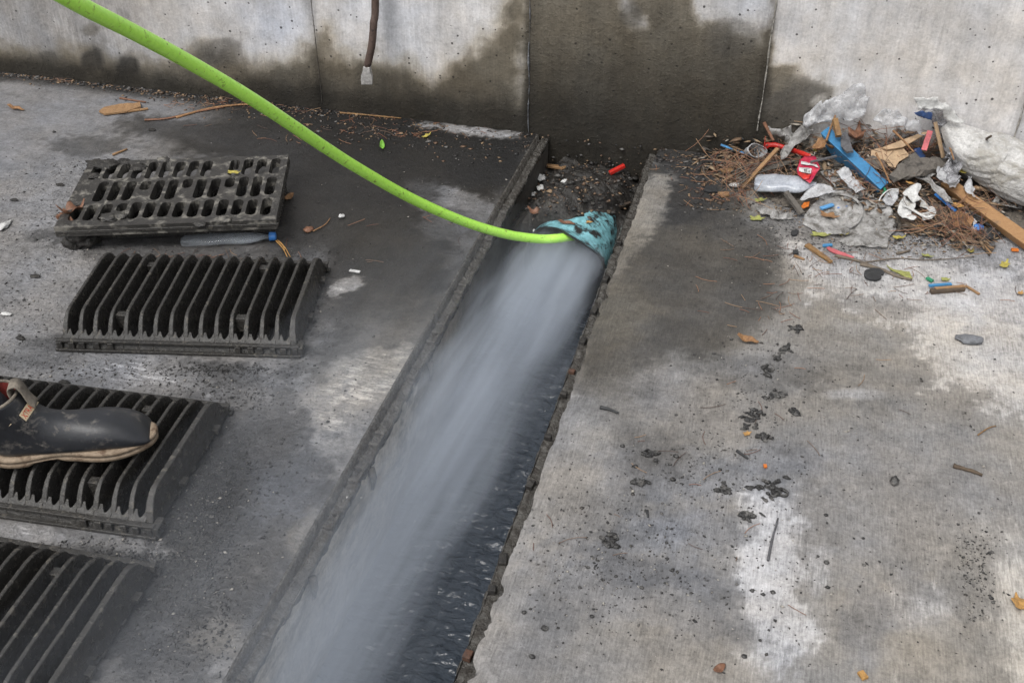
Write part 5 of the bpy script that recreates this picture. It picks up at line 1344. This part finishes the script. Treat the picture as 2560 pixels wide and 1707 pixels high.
flake_px('plastic_scrap', r3([(780, 945), (800, 920), (832, 912), (825, 940), (790, 955)]), M['orange'], 'bright orange plastic scrap below the crushed bottle', 'plastic scrap', thick=.003, off=.012, seed=40)
blob('crushed_cap', drape(*r3([(350, 806)])[0], .008), (.017, .009, .009), M['whiteplastic'], 'little white plastic piece at the foot of the pale slanting stick', 'plastic piece', seed=5, amp=.2)
flake_px('wood_batten', r3([(240, 855), (310, 850), (318, 872), (270, 880)]), M['wood'], 'small pale wood chip at the left front of the heap', 'wood chip', thick=.006, off=.004, seed=41)
flake_px('plastic_scrap', r3([(160, 815), (230, 805), (240, 845), (190, 850), (155, 840)]), M['blackrub'], 'flat black scrap at the left front of the heap', 'scrap', thick=.004, off=.003, seed=42)
flake_px('wood_chunk', r3([(255, 705), (330, 695), (350, 712), (290, 725)]), M['wood'], 'tan chip among the needles left of the crushed bottle', 'wood chip', thick=.006, off=.012, seed=43)
leaf_px(*r3([(516, 903)])[0], .016, M['leafolive'], 'upper of two yellow-green leaves left of the thick weathered stick', 10, lobes=1)
leaf_px(*r3([(495, 1022)])[0], .020, M['leafolive'], 'lower of two yellow-green leaves left of the thick weathered stick', 0, lobes=1)
leaf_px(*r3([(902, 1128)])[0], .026, M['leafolive'], 'olive-yellow leaf at the front edge of the muddy film', -10, asp=.4, lobes=2)
leaf_px(*r3([(1050, 1122)])[0], .012, M['leafyel'], 'small yellow leaf on the front edge of the muddy film', 0, lobes=1)
leaf_px(*r3([(1405, 1150)])[0], .017, M['leafyel'], 'yellow curled leaf on dry concrete right of the muddy film', 30, lobes=2, curl=.6)
leaf_px(*r3([(1588, 1262)])[0], .015, M['leafolive'], 'olive leaf on dry concrete in front of the bark pieces', 0, lobes=1)
leaf_px(*r3([(1868, 1228)])[0], .015, M['leafyel'], 'pale yellow leaf at the lower tip of the needle bundle', 60, lobes=2)
leaf_px(*r3([(2088, 1320)])[0], .020, M['leafyel'], 'yellow leaf alone on dry concrete near the right edge', 70, lobes=2, curl=.5)
leaf_px(*r3([(2190, 1500)])[0], .013, M['leafor'], 'amber leaf at the right edge below the yellow one', 70, lobes=2)
leaf_px(*r3([(1705, 1412)])[0], .012, M['leafolive'], 'tiny olive leaf above the splintered bundle', 20, lobes=2)
flake_px('long_leaf', r3([(1330, 1318), (1370, 1345), (1420, 1355), (1475, 1365), (1495, 1410), (1450, 1395), (1400, 1370), (1350, 1348)]), M['leafolive'], 'long yellow-green blade of leaf beside the black disc', 'leaf', thick=.002, off=.005, crumple=.006, seed=44)
bar_px('bark_stick', *r3([(815, 1188), (975, 1300)]), .018, M['bark'], 'golden brown bark stick in front of the muddy film', 'stick', off=(.006, .006), h=.008, taper=.55, rough=.1)
flake_px('plastic_strip', r3([(942, 1208), (958, 1203), (1020, 1228), (1120, 1268), (1110, 1276), (1030, 1256), (960, 1228)]), M['pink'], 'thin curved pink plastic strip beside the golden bark stick', 'plastic strip', thick=.003, off=.003, crumple=.001, seed=45, step=5)
flake_px('plastic_strip', r3([(915, 1186), (978, 1182), (980, 1196), (918, 1200)]), M['teal2'] if 'teal2' in M else M['blue'], 'dull teal strip above the pink plastic strip', 'plastic strip', thick=.003, off=.003, crumple=.0005, seed=46, step=5)
def disc():
    poly = []
    for i in range(26):
        t = 2 * math.pi * i / 26; k_ = 1 - (.35 if 0.15 < t < .55 else 0); poly.append((1246 + 64 * k_ * math.cos(t), 1378 + 38 * k_ * math.sin(t)))
    flake_px('rubber_disc', r3(poly), M['blackrub'], 'flat black rubber disc with a notch, on dry concrete', 'disc', thick=.006, off=.002, crumple=.001, seed=47)
disc()
twig_px('twig', r3([(1000, 1258), (1120, 1285), (1230, 1322), (1330, 1365)]), .005, M['twig'], 'grey twig running from the pink strip towards the black disc', 'twig')
twig_px('twig', r3([(1160, 1310), (1290, 1345), (1400, 1390), (1490, 1412)]), .008, M['twig'], 'thicker bark-covered twig ending at the long green leaf', 'twig', flat=.6)
twig_px('twig', r3([(1190, 1300), (1400, 1275), (1600, 1285), (1890, 1265)]), .0018, M['twig'], 'hair-thin long twig stretching across the dry concrete', 'twig')
twig_px('twig', r3([(1395, 1245), (1478, 1225)]), .005, M['twig'], 'short grey twig alone on dry concrete in front of the bark pieces', 'twig')
twig_px('twig', r3([(735, 1258), (800, 1282)]), .004, M['wood'], 'small pale twig left of the golden bark stick', 'twig')
flake_px('plastic_scrap', r3([(725, 1228), (755, 1225), (760, 1245), (730, 1245)]), M['blackrub'], 'small black chip left of the golden bark stick', 'scrap', thick=.005, off=.002, seed=48)
flake_px('rubber_chip', r3([(712, 1105), (740, 1092), (765, 1100), (750, 1128), (722, 1130)]), M['blackrub'], 'round black chip left of the muddy film', 'scrap', thick=.005, off=.002, seed=49)
# splintered bundle
bar_px('wood_splinter', *r3([(1600, 1450), (1745, 1440)]), .009, M['blue'], 'teal-painted splinter on top of the small wood bundle', 'splinter', off=(.012, .012), h=.005)
bar_px('wood_splinter', *r3([(1610, 1488), (1825, 1470)]), .014, M['darkwood'], 'dark red-brown splinter at the bottom of the small wood bundle', 'splinter', off=(.006, .006), h=.010, rough=.1)
bar_px('wood_splinter', *r3([(1640, 1470), (1830, 1455)]), .010, M['wood'], 'pale splinter in the middle of the small wood bundle', 'splinter', off=(.010, .010), h=.006, rough=.1)
bar_px('wood_splinter', *r3([(1835, 1450), (1925, 1505)]), .007, M['wood'], 'pale splinter lying right of the small wood bundle', 'splinter', off=(.004, .004), h=.004)
bar_px('plastic_scrap', *r3([(1585, 1400), (1625, 1422)]), .010, M['green'], 'bright green plastic bit above the small wood bundle', 'plastic scrap', off=(.006, .006), h=.006)
bar_px('brick_chip', *r3([(2130, 1218), (2175, 1222)]), .012, M['orange'], 'small orange chip on dry concrete near the right edge', 'chip', off=(.004, .004), h=.005)
# needle bundle at the front right of the heap
for i in range(5):
    twig_px('twig', r3([(1850 + i * 12, 1080 + i * 5), (1920 + i * 14, 1160 + i * 8), (1990 + i * 9, 1255 - i * 14)]), .0045, M['wood'] if i % 2 else M['darkwood'], 'brown reed in the bundle pointing down from the front of the heap', 'twig', group='reeds in the bundle at the front of the heap')
# twigs sticking out of the heap
for i, (a, b_, c_, d_) in enumerate(((940, 520, 1000, 355), (1830, 610, 2000, 490), (1370, 455, 1500, 590), (1260, 600, 1350, 790), (1700, 470, 1760, 640))):
    twig_px('twig', [(*r3([(a, b_)])[0], .09), (*r3([((a + c_) / 2, (b_ + d_) / 2 - 6)])[0], .10), (*r3([(c_, d_)])[0], .12 if i != 1 else .20)], .0038 if i != 1 else .006, M['darkwood'] if i == 1 else M['leaf'],
            ('thin reddish twig sticking up behind the tip of the blue board', 'dark forked twig resting on the white sack', 'thin red-brown twig across the plywood strip', 'thin bent twig right of the blue board', 'thin twig lying on the glossy wrapper')[i], 'twig')
for i in range(6):
    y_ = 640 + i * 16
    twig_px('dry_straw', r3([(330 + i * 10, y_ + 80), (480, y_ + 30 - i * 3), (760 - i * 20, y_ + 8 - i * 9)]), .0022, M['greywood'], 'thin grey dry stem fanning out behind the crushed bottle', 'stem', off=.035, group='dry stems fanned behind the crushed bottle')

# --- items in and around the channel end and on the slotted grate
_bx, _by = np.arange(-.76, -.40, .006), np.arange(2.5, 3.32, .006)
_GB = bank_z(*np.meshgrid(_bx, _by, indexing='ij')).tolist()
def bank1(x, y):
    return _GB[min(max(int((x + .76) / .006), 0), len(_GB) - 1)][min(max(int((y - 2.5) / .006), 0), len(_GB[0]) - 1)]
def bank_at(px, py, off):
    d = ray(px, py); dx, dy, dz = map(float, d)
    for i in range(300):
        t = 2.2 + i * .006; x, y, z = dx * t, dy * t, CAMH + dz * t
        if y >= WY - .01 or (RL < x < RR and z <= bank1(x, y) + off): break
    return np.array([x, y, z])
a_, b__ = bank_at(1524, 433, .012), aty(1561, 414, 3.27)
bar_px('red_stick', None, None, .014, M['red'], 'bright red plastic stick on the mud at the foot of the wall', 'stick', h=.012, world=(a_, b__))
bar_px('wood_splinter', None, None, .022, M['wood'], 'orange-brown splinter on the mud under the pipe-side corner of the wall', 'splinter', h=.007, world=(bank_at(1360, 413, .006), bank_at(1410, 420, .006)))
bar_px('wood_splinter', None, None, .014, M['darkwood'], 'dark brown stake sloping down the mud at the right rail', 'splinter', h=.01, world=(bank_at(1520, 530, .008), bank_at(1576, 508, .012)))
bar_px('wood_splinter', None, None, .010, M['darkwood'], 'short dark splinter pressed upright into the middle of the mud', 'splinter', h=.004, world=(bank_at(1461, 442, .004), bank_at(1462, 482, .004)))
q = bank_at(1340, 533, .008); leaf_px(0, 0, .024, M['leafred'], 'orange-brown leaf on the mud left of the pipe', 20, base=q, lobes=1, curl=.6)
q = bank_at(1468, 562, .012); leaf_px(0, 0, .018, M['leafor'], 'amber leaf lying on top of the pipe', 0, base=(q[0], q[1] - .01, q[2] + .012), asp=.4)
q = bank_at(1420, 569, .012); leaf_px(0, 0, .026, M['leafred'], 'narrow brown leaf on top of the pipe rim', 10, base=(q[0], q[1] - .02, q[2] + .025), asp=.3)
for i, (x, y, s) in enumerate(((1352, 445, .022), (1352, 470, .016), (1334, 485, .012), (1410, 453, .010), (1338, 573, .012))):
    blob('paper_scrap', bank_at(x, y, .006), (s * .7, s, s * .4), M['white'], ('largest crumpled white paper lump on the mud by the left rail', 'wad of white paper just below the largest one on the mud', 'small white paper crumb nearest the left rail on the mud', 'small white crumb near the middle of the mud', 'white paper crumb where the hose enters the pipe')[i], 'paper scrap', seed=i + 2, amp=.7)
for i in range(26):
    x = random.uniform(1350, 1590); y = random.uniform(430, 540)
    p = bank_at(x, y, .003); blob('mud_clod', p, random.uniform(.006, .014), M['mud'], 'black clod of mud on the bank filling the end of the drain', 'mud clod', 'mud clods on the bank in the drain', seed=i + 11, sub=2, amp=.7)
leaf_px(955, 365, .030, M['leafgreen'], 'bright green strip of leaf on the dark slab below the wall', 112, asp=.24, curl=.4, name='leaf_strip')
leaf_px(1068, 340, .016, M['leafyel'], 'small yellow leaf at the wall right of the green strip', 60, lobes=1)
c_ = at(585, 434, .094); leaf_px(0, 0, .018, M['leafyel'], 'yellow leaf lying on the flat slotted grate', 20, base=c_, lobes=2, curl=.5)
c_ = at(182, 532, .080); leaf_px(0, 0, .036, M['leafred'], 'big dead brown leaf on the left corner of the slotted grate', 65, base=c_, lobes=1, curl=.9)
c_ = at(165, 556, .070); leaf_px(0, 0, .026, M['leafred'], 'folded brown leaf overhanging the front left corner of the slotted grate', -10, base=c_, lobes=0, curl=.9)
leaf_px(724, 492, .020, M['leaf'], 'brown leaf just right of the slotted grate', 80, asp=.5, lobes=0)
leaf_px(40, 274, .030, M['leaf'], 'tan pointed leaf alone on the wet slab at far left', 8, asp=.3, curl=.5)
flake_px('bark_piece', [(247, 280), (262, 270), (300, 262), (350, 258), (352, 268), (310, 282), (262, 286)], M['wood'], 'frayed tan bark slab below the wall at upper left', 'bark', thick=.006, off=.004, crumple=.004, seed=50)
bar_px('wood_splinter', (305, 281), (370, 272), .010, M['wood'], 'straight splinter beside the frayed tan bark slab', 'splinter', off=(.005, .005), h=.005)
twig_px('bark_strip', [(362, 300), (420, 296), (500, 278), (560, 268)], .006, M['leafred'], 'reddish bark strip trailing towards the hose', 'bark', flat=.5)
twig_px('bark_strip', [(440, 294), (520, 272), (600, 262), (650, 262)], .007, M['leaf'], 'long orange bark strip running under the hose', 'bark', flat=.5)
twig_px('dry_straw', [(850, 282), (930, 289), (1003, 296)], .0035, M['bark'], 'pale straw lying along the wall foot below the chisel bar', 'stem')
twig_px('twig', [(300, 246), (365, 256)], .004, M['leafred'], 'thin red twig just above the frayed bark slab', 'twig')
twig_px('twig', [(282, 387), (318, 373)], .004, M['wood'], 'short twig above the back left corner of the slotted grate', 'twig')
for i, (p, q) in enumerate((((690, 598), (726, 642)), ((688, 600), (722, 650)), ((690, 598), (712, 625)))):
    twig_px('pine_needle', [p, ((p[0] + q[0]) / 2 + 3, (p[1] + q[1]) / 2 - 3), q], .0018, M['leafor'], 'orange pine needle in the tuft beside the blue bottle cap', 'needle', group='pine needles beside the blue bottle cap')
twig_px('pine_needle', [(783, 578), (812, 562), (826, 545)], .002, M['leaf'], 'single brown needle right of the blue bottle cap', 'needle')
blob('mud_clod', at(770, 574, .004), .014, M['leafred'], 'red-brown crumb right of the blue bottle cap', 'mud clod', seed=61, sub=2)
blob('paper_scrap', at(853, 540, .004), .010, M['whiteplastic'], 'white crumb on the dark slab under the hose', 'paper scrap', seed=62, sub=2)
blob('paper_scrap', at(6, 565, .006), (.014, .028, .006), M['white'], 'crumpled white paper at the left edge of the picture', 'paper scrap', seed=63, amp=.8)
blob('paper_scrap', at(15, 785, .004), (.014, .006, .003), M['white'], 'smaller white paper at the left edge below the first', 'paper scrap', seed=64, amp=.8)
bar_px('plastic_scrap', (874, 676), (900, 680), .010, M['whiteplastic'], 'thin white sliver right of the fully visible ribbed grate', 'plastic scrap', off=(.003, .003), h=.003)
# mud hanging at the front left corner of the slotted grate
for i, (x, y, z_, r_) in enumerate(((190, 590, .04, .030), (215, 600, .02, .034), (180, 608, .012, .026), (285, 575, .055, .022), (300, 585, .045, .014), (240, 410, .085, .03), (270, 412, .085, .035), (310, 405, .085, .022), (345, 420, .088, .025), (235, 440, .086, .02), (270, 545, .090, .024), (300, 540, .090, .02), (410, 400, .086, .02), (560, 548, .086, .022), (500, 560, .084, .018))):
    lab = ('mud lump hanging at the front left corner of the slotted grate', 'largest mud lump, on the slab under the front left corner of the slotted grate', 'leftmost mud lump on the slab under the slotted grate', 'mud strand under the front edge of the slotted grate',
           'small mud strand right of the one under the front edge of the slotted grate', 'mud cake on the back left corner of the slotted grate', 'biggest mud cake along the back edge of the slotted grate', 'thin mud cake on the back edge, third from the left corner of the slotted grate',
           'mud patch clogging back row slots of the slotted grate', 'mud patch on the left edge of the slotted grate', 'grey mud patch in the front row, left part of the slotted grate', 'grey mud patch right beside another in the front row of the slotted grate',
           'grey mud patch at the middle of the back edge of the slotted grate', 'grey mud patch at the right part of the front edge of the slotted grate', 'grey mud patch at the middle of the front edge of the slotted grate')[i]
    blob('mud_clod', at(x, y, z_), (r_, r_ * .8, r_ * (.8 if z_ < .05 else .35)), M['mud'] if i < 10 else M['iron_pale'], lab, 'mud clod', 'mud caked on the slotted grate', seed=i + 70, amp=.5, sub=3, freq=1.5)

# --- single items on the right slab
blob('stone', at(2424, 848, .006), (.034, .018, .010), M['stone'], 'flat grey stone on the dry concrete at right', 'stone', seed=80, amp=.35)
leaf_px(1868, 853, .028, M['leaf'], 'curled tan leaf below the dark washed patch', 5, asp=.4, curl=.6)
leaf_px(2548, 1508, .020, M['leafor'], 'amber leaf at the right edge low in the picture', 100, asp=.7, lobes=1)
leaf_px(1800, 1670, .014, M['leafred'], 'small brown leaf scrap near the bottom edge', 60)
leaf_px(1868, 1084, .009, M['leafor'], 'yellow-brown leaf crumb below the large smeared mud patch', 40, lobes=2)
twig_px('twig', [(2383, 1163), (2420, 1174), (2456, 1187)], .0055, M['darkwood'], 'knobbly dark brown twig alone on the right slab', 'twig', jit=.3)
twig_px('twig', [(1842, 1126), (1870, 1146)], .0035, M['blackrub'], 'short black twig above the large mud lump', 'twig')
twig_px('twig', [(1920, 1400), (1930, 1350), (1945, 1295)], .003, M['greyrub'], 'thin dark curved twig lying on the pale patch', 'twig')
twig_px('twig', [(1500, 1018), (1520, 1022), (1546, 1032)], .0045, M['blackrub'], 'small black curled sliver on the slab near the right rail', 'twig')
twig_px('twig', [(1617, 1275), (1620, 1292)], .003, M['blackrub'], 'tiny upright black splinter on the slab', 'twig')
twig_px('twig', [(2445, 1087), (2470, 1070), (2490, 1064)], .0018, M['bark'], 'pale curved straw near the right edge', 'stem')
bar_px('wood_splinter', (2150, 1678), (2164, 1696), .012, M['leafor'], 'orange wood chip near the bottom edge', 'splinter', off=(.004, .004), h=.006)
bar_px('wood_splinter', (1912, 1161), (1914, 1168), .007, M['orange'], 'tiny orange chip above the large mud lump', 'splinter', off=(.004, .004), h=.005)
blob('mud_clod', at(2236, 1202, .006), (.010, .014, .009), M['mud_wet'], 'black square-edged chip alone on the right slab', 'mud clod', seed=81, sub=2)
def smear(name, cx, cy, w, h, label, seed, cnt=9):
    """one lump of wet mud: ridges and crumbs fused into a single mesh"""
    bm = bmesh.new(); r_ = random.Random(seed)
    for i in range(cnt * 2):
        x = cx + r_.gauss(0, w * .24); y = cy + r_.gauss(0, h * .24); p = at(x, y, .002)
        tmp = bmesh.new(); bmesh.ops.create_icosphere(tmp, subdivisions=3, radius=1)
        sx = r_.uniform(.004, .010); sy = r_.uniform(.002, .005); sz = r_.uniform(.002, .006); an = r_.uniform(-.8, .8)
        for v in tmp.verts:
            n = mnoise.fractal(v.co * 1.8 + Vector((i * 3.3, seed, 0)), 1, 2, 3); v.co *= 1 + .55 * n
            q = Vector((v.co.x * sx, v.co.y * sy, max(v.co.z * sz, -.002))); q = Matrix.Rotation(an, 3, 'Z') @ q
            v.co = q + Vector(p)
        me = bpy.data.meshes.new('t'); tmp.to_mesh(me); tmp.free(); bm.from_mesh(me); bpy.data.meshes.remove(me)
    c = Vector(at(cx, cy, 0)); 
    for v in bm.verts: v.co -= c
    me = bpy.data.meshes.new(name); bm.to_mesh(me); bm.free(); me.materials.append(M['mud_wet']); me.polygons.foreach_set('use_smooth', [True] * len(me.polygons))
    o = bpy.data.objects.new(name, me); COL.objects.link(o); o.location = c; tag(o, label, 'mud clod')
smear('mud_lump', 1930, 1220, 85, 55, 'largest lump of wet black mud, at the tip of the pale patch', 1, 16)
smear('mud_lump', 1882, 1045, 50, 50, 'smeared black mud lump above the yellow-brown crumb', 2, 11)
smear('mud_lump', 1912, 1095, 36, 20, 'curved mud curl right of the yellow-brown crumb', 3, 5)
smear('mud_lump', 1940, 988, 55, 20, 'broken mud lump midway down the right slab', 4, 8)
smear('mud_lump', 1918, 925, 26, 26, 'round mud lump in the upper part of the mud trail', 5, 6)
smear('mud_lump', 1965, 873, 30, 20, 'black mud lump near the top of the mud trail', 6, 6)
smear('mud_lump', 1945, 895, 18, 14, 'small mud lump just below the top ones in the trail', 7, 4)
smear('mud_lump', 1990, 818, 34, 22, 'uppermost dark mud lump with a leaf stem in it', 8, 7)
smear('mud_lump', 1815, 1225, 40, 34, 'mud lump left of the largest one', 9, 7)
smear('mud_lump', 1868, 1288, 60, 34, 'mud lump below and left of the largest one', 10, 9)
smear('mud_lump', 1595, 1205, 30, 20, 'mud crumbs nearest the right rail in the middle', 11, 6)
smear('mud_lump', 1625, 1130, 40, 22, 'cluster of mud pellets above the scratched line', 12, 7)
smear('mud_lump', 1520, 1350, 50, 34, 'loose mud crumbs beside the broken edge of the slab', 13, 8)
smear('mud_lump', 1985, 1030, 30, 22, 'mud streak right of the smeared lump', 14, 5)
# pellets
pel = [(1556, 1114, 8), (1588, 1165, 8), (1682, 1198, 9), (1362, 1570, 10), (1330, 1640, 8), (1310, 1530, 7), (2066, 1405, 8), (2065, 1287, 6), (2478, 1494, 6), (2483, 1505, 5), (2447, 1282, 4), (2395, 1310, 4), (1932, 1480, 7), (1880, 1476, 6), (1690, 1037, 5), (1757, 1052, 4), (1785, 884, 6), (1828, 848, 6),
       (1735, 886, 4), (1890, 940, 5), (1922, 925, 5), (1690, 1140, 9), (1640, 1150, 8), (1675, 1160, 6), (1800, 1173, 6), (1530, 1365, 6), (1480, 1540, 6), (1450, 1468, 5), (1680, 1425, 6), (1470, 1418, 5), (1604, 1468, 6), (1540, 1440, 5), (1860, 1640, 7), (1900, 1600, 4), (2158, 1345, 4), (2160, 1412, 4), (2045, 1390, 4), (2480, 1380, 5), (1960, 905, 5),
       (520, 820, 6), (60, 480, 6), (135, 330, 9), (60, 750, 6), (140, 540, 10), (90, 600, 7), (700, 330, 5), (650, 360, 5)]
for i, (x, y, r_) in enumerate(pel):
    rr = r_ * .00065 + .0007; side = x > 1300
    blob('mud_pellet', at(x, y, rr * .25), (rr, rr * .85, rr * .7), M['mud_wet'], 'small round pellet of black mud on the slab right of the drain' if side else 'small black mud crumb on the slab left of the drain', 'mud pellet',
         'mud pellets on the right slab' if side else 'mud crumbs on the left slab', seed=i + 120, sub=2, amp=.35)
# chips along the left slab
for i, (x, y) in enumerate(((150, 462), (35, 500), (255, 585), (90, 690), (50, 845), (380, 325), (160, 955))):
    blob('charcoal_chip', at(x, y, .003), (.014, .008, .004), M['mud'], 'thin black chip on the pale slab at left', 'chip', 'black chips on the left slab', seed=i + 200, sub=2, amp=.6)

# ================================================================== LOOSE STUFF (uncountable)
def scatter(regions, n):
    """regions: (cx, cy, rx, ry, weight) in photo px; returns ground points"""
    w = np.array([r[4] for r in regions], float); w /= w.sum(); idx = rng.choice(len(regions), n, p=w); out = []
    for i in idx:
        cx, cy, rx, ry, _ = regions[i]; x = cx + rng.normal() * rx * .5; y = cy + rng.normal() * ry * .5; out.append((x, y))
    return out
def needles(name, pts, label, lmin, lmax, r, tone_lo=0, tone_hi=1, zoff=.0, upright=.12, cat='pine needles', heap=True, ang=None):
    V = []; Fq = []; T = []
    for (x, y) in pts:
        p = drape(x, y, .002 + zoff * random.random()) if heap else at(x, y, .002)
        if p[1] > WY - .004: p = np.array([p[0], WY - .004 - random.random() * .02, max(.003, min(p[2], .10))])
        if not heap or p[2] < .012:
            if CL - .002 < p[0] < CR + .002: continue
        a = random.uniform(0, math.pi) if ang is None else random.gauss(ang, .5); L = random.uniform(lmin, lmax); el = abs(random.gauss(0, upright)) if heap else random.uniform(0, .03)
        d = Vector((math.cos(a) * math.cos(el), math.sin(a) * math.cos(el), math.sin(el))); s = d.cross(Vector((0, 0, 1))).normalized() * r; u = Vector((0, 0, r)); bend = s.normalized() * random.uniform(-.12, .12) * L
        tt = random.random() * (tone_hi - tone_lo) + tone_lo; b0 = len(V)
        for k_ in range(4):
            f = k_ / 3; c = Vector(p) + d * (L * (f - .5)) + bend * (1 - (2 * f - 1) ** 2) + Vector((0, 0, r + L * .5 * math.sin(el)))
            c.y = min(c.y, WY - .003)
            V += [c + s, c + u * 1.2, c - s, c - u * .8]; T += [tt] * 4
        for k_ in range(3):
            for j in range(4): Fq.append((b0 + k_ * 4 + j, b0 + k_ * 4 + (j + 1) % 4, b0 + (k_ + 1) * 4 + (j + 1) % 4, b0 + (k_ + 1) * 4 + j))
    o = fast_mesh(name, [tuple(v) for v in V], Fq, M['needles'], tone=T); tag(o, label, cat, kind='stuff')
HP = lambda u, v, ru, rv, w: (*r3([(u, v)])[0], ru / 2.571, rv / 2.571, w)
needles('pine_needles', scatter([HP(1400, 620, 380, 160, 5), HP(600, 680, 300, 120, 3), HP(1300, 800, 300, 110, 3), HP(1700, 1020, 260, 110, 4), HP(350, 700, 200, 110, 2.5), HP(1950, 900, 260, 90, 1), HP(1050, 480, 200, 90, 1.5), HP(1850, 1130, 150, 90, 1.5), HP(400, 880, 160, 60, 1.2)], 640),
        'tangle of red-brown pine needles all through the rubbish heap', .04, .11, .0008, zoff=.035, upright=.25)
needles('fallen_needles', scatter([(560, 260, 160, 22, 3), (850, 300, 260, 30, 3), (1010, 325, 160, 22, 2), (760, 330, 180, 40, 1), (140, 195, 160, 12, 1), (1640, 400, 60, 30, 1), (1740, 470, 80, 60, 2), (2150, 700, 300, 60, 3), (2050, 640, 200, 40, 2), (1950, 760, 160, 60, 1), (1800, 1100, 500, 300, 3), (900, 600, 300, 100, 1), (470, 640, 160, 20, 1)], 360),
        'thin needles and stalks strewn thinly over both slabs', .012, .06, .0007, heap=False, cat='needles')
def flakes(name, pts, label, smin, smax, mat, cat, heap=False, zoff=0, flat=.35, bankp=False, lon=1.0):
    V = []; Fq = []; T = []
    base = np.array([(1, 0, 0), (-1, 0, 0), (0, 1, 0), (0, -1, 0), (0, 0, 1), (0, 0, -1)], float)
    tri = [(0, 2, 4), (2, 1, 4), (1, 3, 4), (3, 0, 4), (2, 0, 5), (1, 2, 5), (3, 1, 5), (0, 3, 5)]
    for (x, y) in pts:
        s = random.uniform(smin, smax) * (1 if random.random() < .8 else 1.6)
        if bankp: p = bank_at(x, y, .003)
        else: p = drape(x, y, zoff * random.random()) if heap else at(x, y, 0)
        if p[1] > WY - .006: p = np.array([p[0], WY - .006 - random.random() * .03, max(0, min(p[2], .08))])
        if not bankp and p[2] < .01 and CL - .004 < p[0] < CR + .006: continue
        sc = np.array([s * lon * random.uniform(.6, 1.5), s * random.uniform(.5, 1.1) / lon ** .5, s * flat * random.uniform(.5, 1.3)]); a = random.uniform(0, 6.28)
        q = base * sc * (1 + rng.uniform(-.35, .35, (6, 3))); R_ = np.array([[math.cos(a), -math.sin(a), 0], [math.sin(a), math.cos(a), 0], [0, 0, 1]]); q = q @ R_.T + p + np.array([0, 0, sc[2] * .7])
        b0 = len(V); V += [tuple(v) for v in q]; Fq += [tuple(b0 + i for i in t) for t in tri]; T += [random.random()] * 6
    o = fast_mesh(name, V, Fq, mat, 3, T); tag(o, label, cat, kind='stuff')
flakes('bark_litter', scatter([HP(1300, 640, 460, 170, 5), HP(700, 620, 300, 120, 3), HP(1300, 850, 420, 130, 3), HP(1700, 1020, 300, 110, 4), HP(300, 660, 180, 120, 3), HP(1950, 920, 240, 80, 2), HP(1850, 1120, 160, 80, 1.5)], 2600),
       'chips of bark and rotted wood mixed through the heap', .003, .011, M['flakes'], 'bark chips', heap=True, zoff=.012, flat=.25, lon=1.9)
flakes('wall_foot_litter', scatter([(60, 186, 110, 10, 3), (220, 206, 130, 12, 3), (380, 226, 130, 14, 3), (520, 244, 160, 18, 3.5), (760, 276, 240, 22, 4), (1000, 320, 220, 26, 3), (980, 350, 260, 34, 2), (1180, 372, 120, 40, 1.5), (1690, 400, 70, 30, 2), (1760, 440, 90, 40, 2), (1800, 500, 100, 40, 2), (1330, 360, 40, 20, 1)], 1500),
       'dark crumbs of bark and dirt gathered along the foot of the wall', .0022, .0075, M['darkflakes'], 'dirt crumbs')
flakes('grit', scatter([(130, 580, 260, 140, 5), (60, 800, 200, 120, 3), (260, 930, 240, 40, 3), (500, 1270, 160, 240, 5), (560, 960, 260, 60, 2.5), (770, 760, 80, 180, 2), (470, 1560, 240, 240, 3), (600, 640, 400, 30, 2), (1950, 570, 260, 80, 4), (2100, 660, 420, 80, 4), (1750, 1180, 260, 160, 3.5), (1900, 950, 180, 160, 3),
                        (1500, 1380, 260, 260, 4), (2440, 1430, 60, 140, 2.5), (1700, 1450, 400, 200, 3), (2200, 1000, 500, 300, 2.5), (2100, 1400, 500, 400, 2), (900, 1000, 200, 160, 1), (1080, 480, 300, 90, 2), (230, 420, 200, 40, 2), (300, 1360, 200, 20, 1.5)], 7500),
       'fine black grit and mud crumbs strewn over the concrete slabs', .0007, .0028, M['grit'], 'grit', flat=.6)
flakes('bank_litter', scatter([(1460, 450, 190, 70, 3), (1440, 500, 200, 60, 3), (1360, 480, 50, 90, 1.5), (1440, 415, 150, 12, 1)], 520),
       'bits of bark and rubbish stuck in the mud at the end of the drain', .002, .007, M['darkflakes'], 'rubbish bits', bankp=True, flat=.5)

flakes('mud_crumbs', scatter([(520, 1230, 90, 230, 5), (470, 1540, 160, 180, 3), (600, 1000, 160, 60, 2), (330, 1400, 160, 26, 2), (620, 1180, 160, 200, 2), (600, 655, 220, 16, 1), (770, 720, 50, 120, 2), (560, 925, 200, 14, 2)], 4200),
       'wet black mud crumbs crusted on the slab beside the ribbed grates', .0011, .0030, M['mud_wet'], 'mud crumbs', flat=.5)

flakes('pale_crumbs', scatter([HP(1100, 1050, 300, 90, 3), HP(700, 960, 300, 70, 2), HP(1500, 1180, 400, 80, 3), HP(1800, 850, 200, 80, 1)], 900),
       'pale crumbs of dirt and fibre in front of the rubbish heap', .0012, .0045, M['flakes'], 'dirt crumbs', flat=.35, lon=1.4)
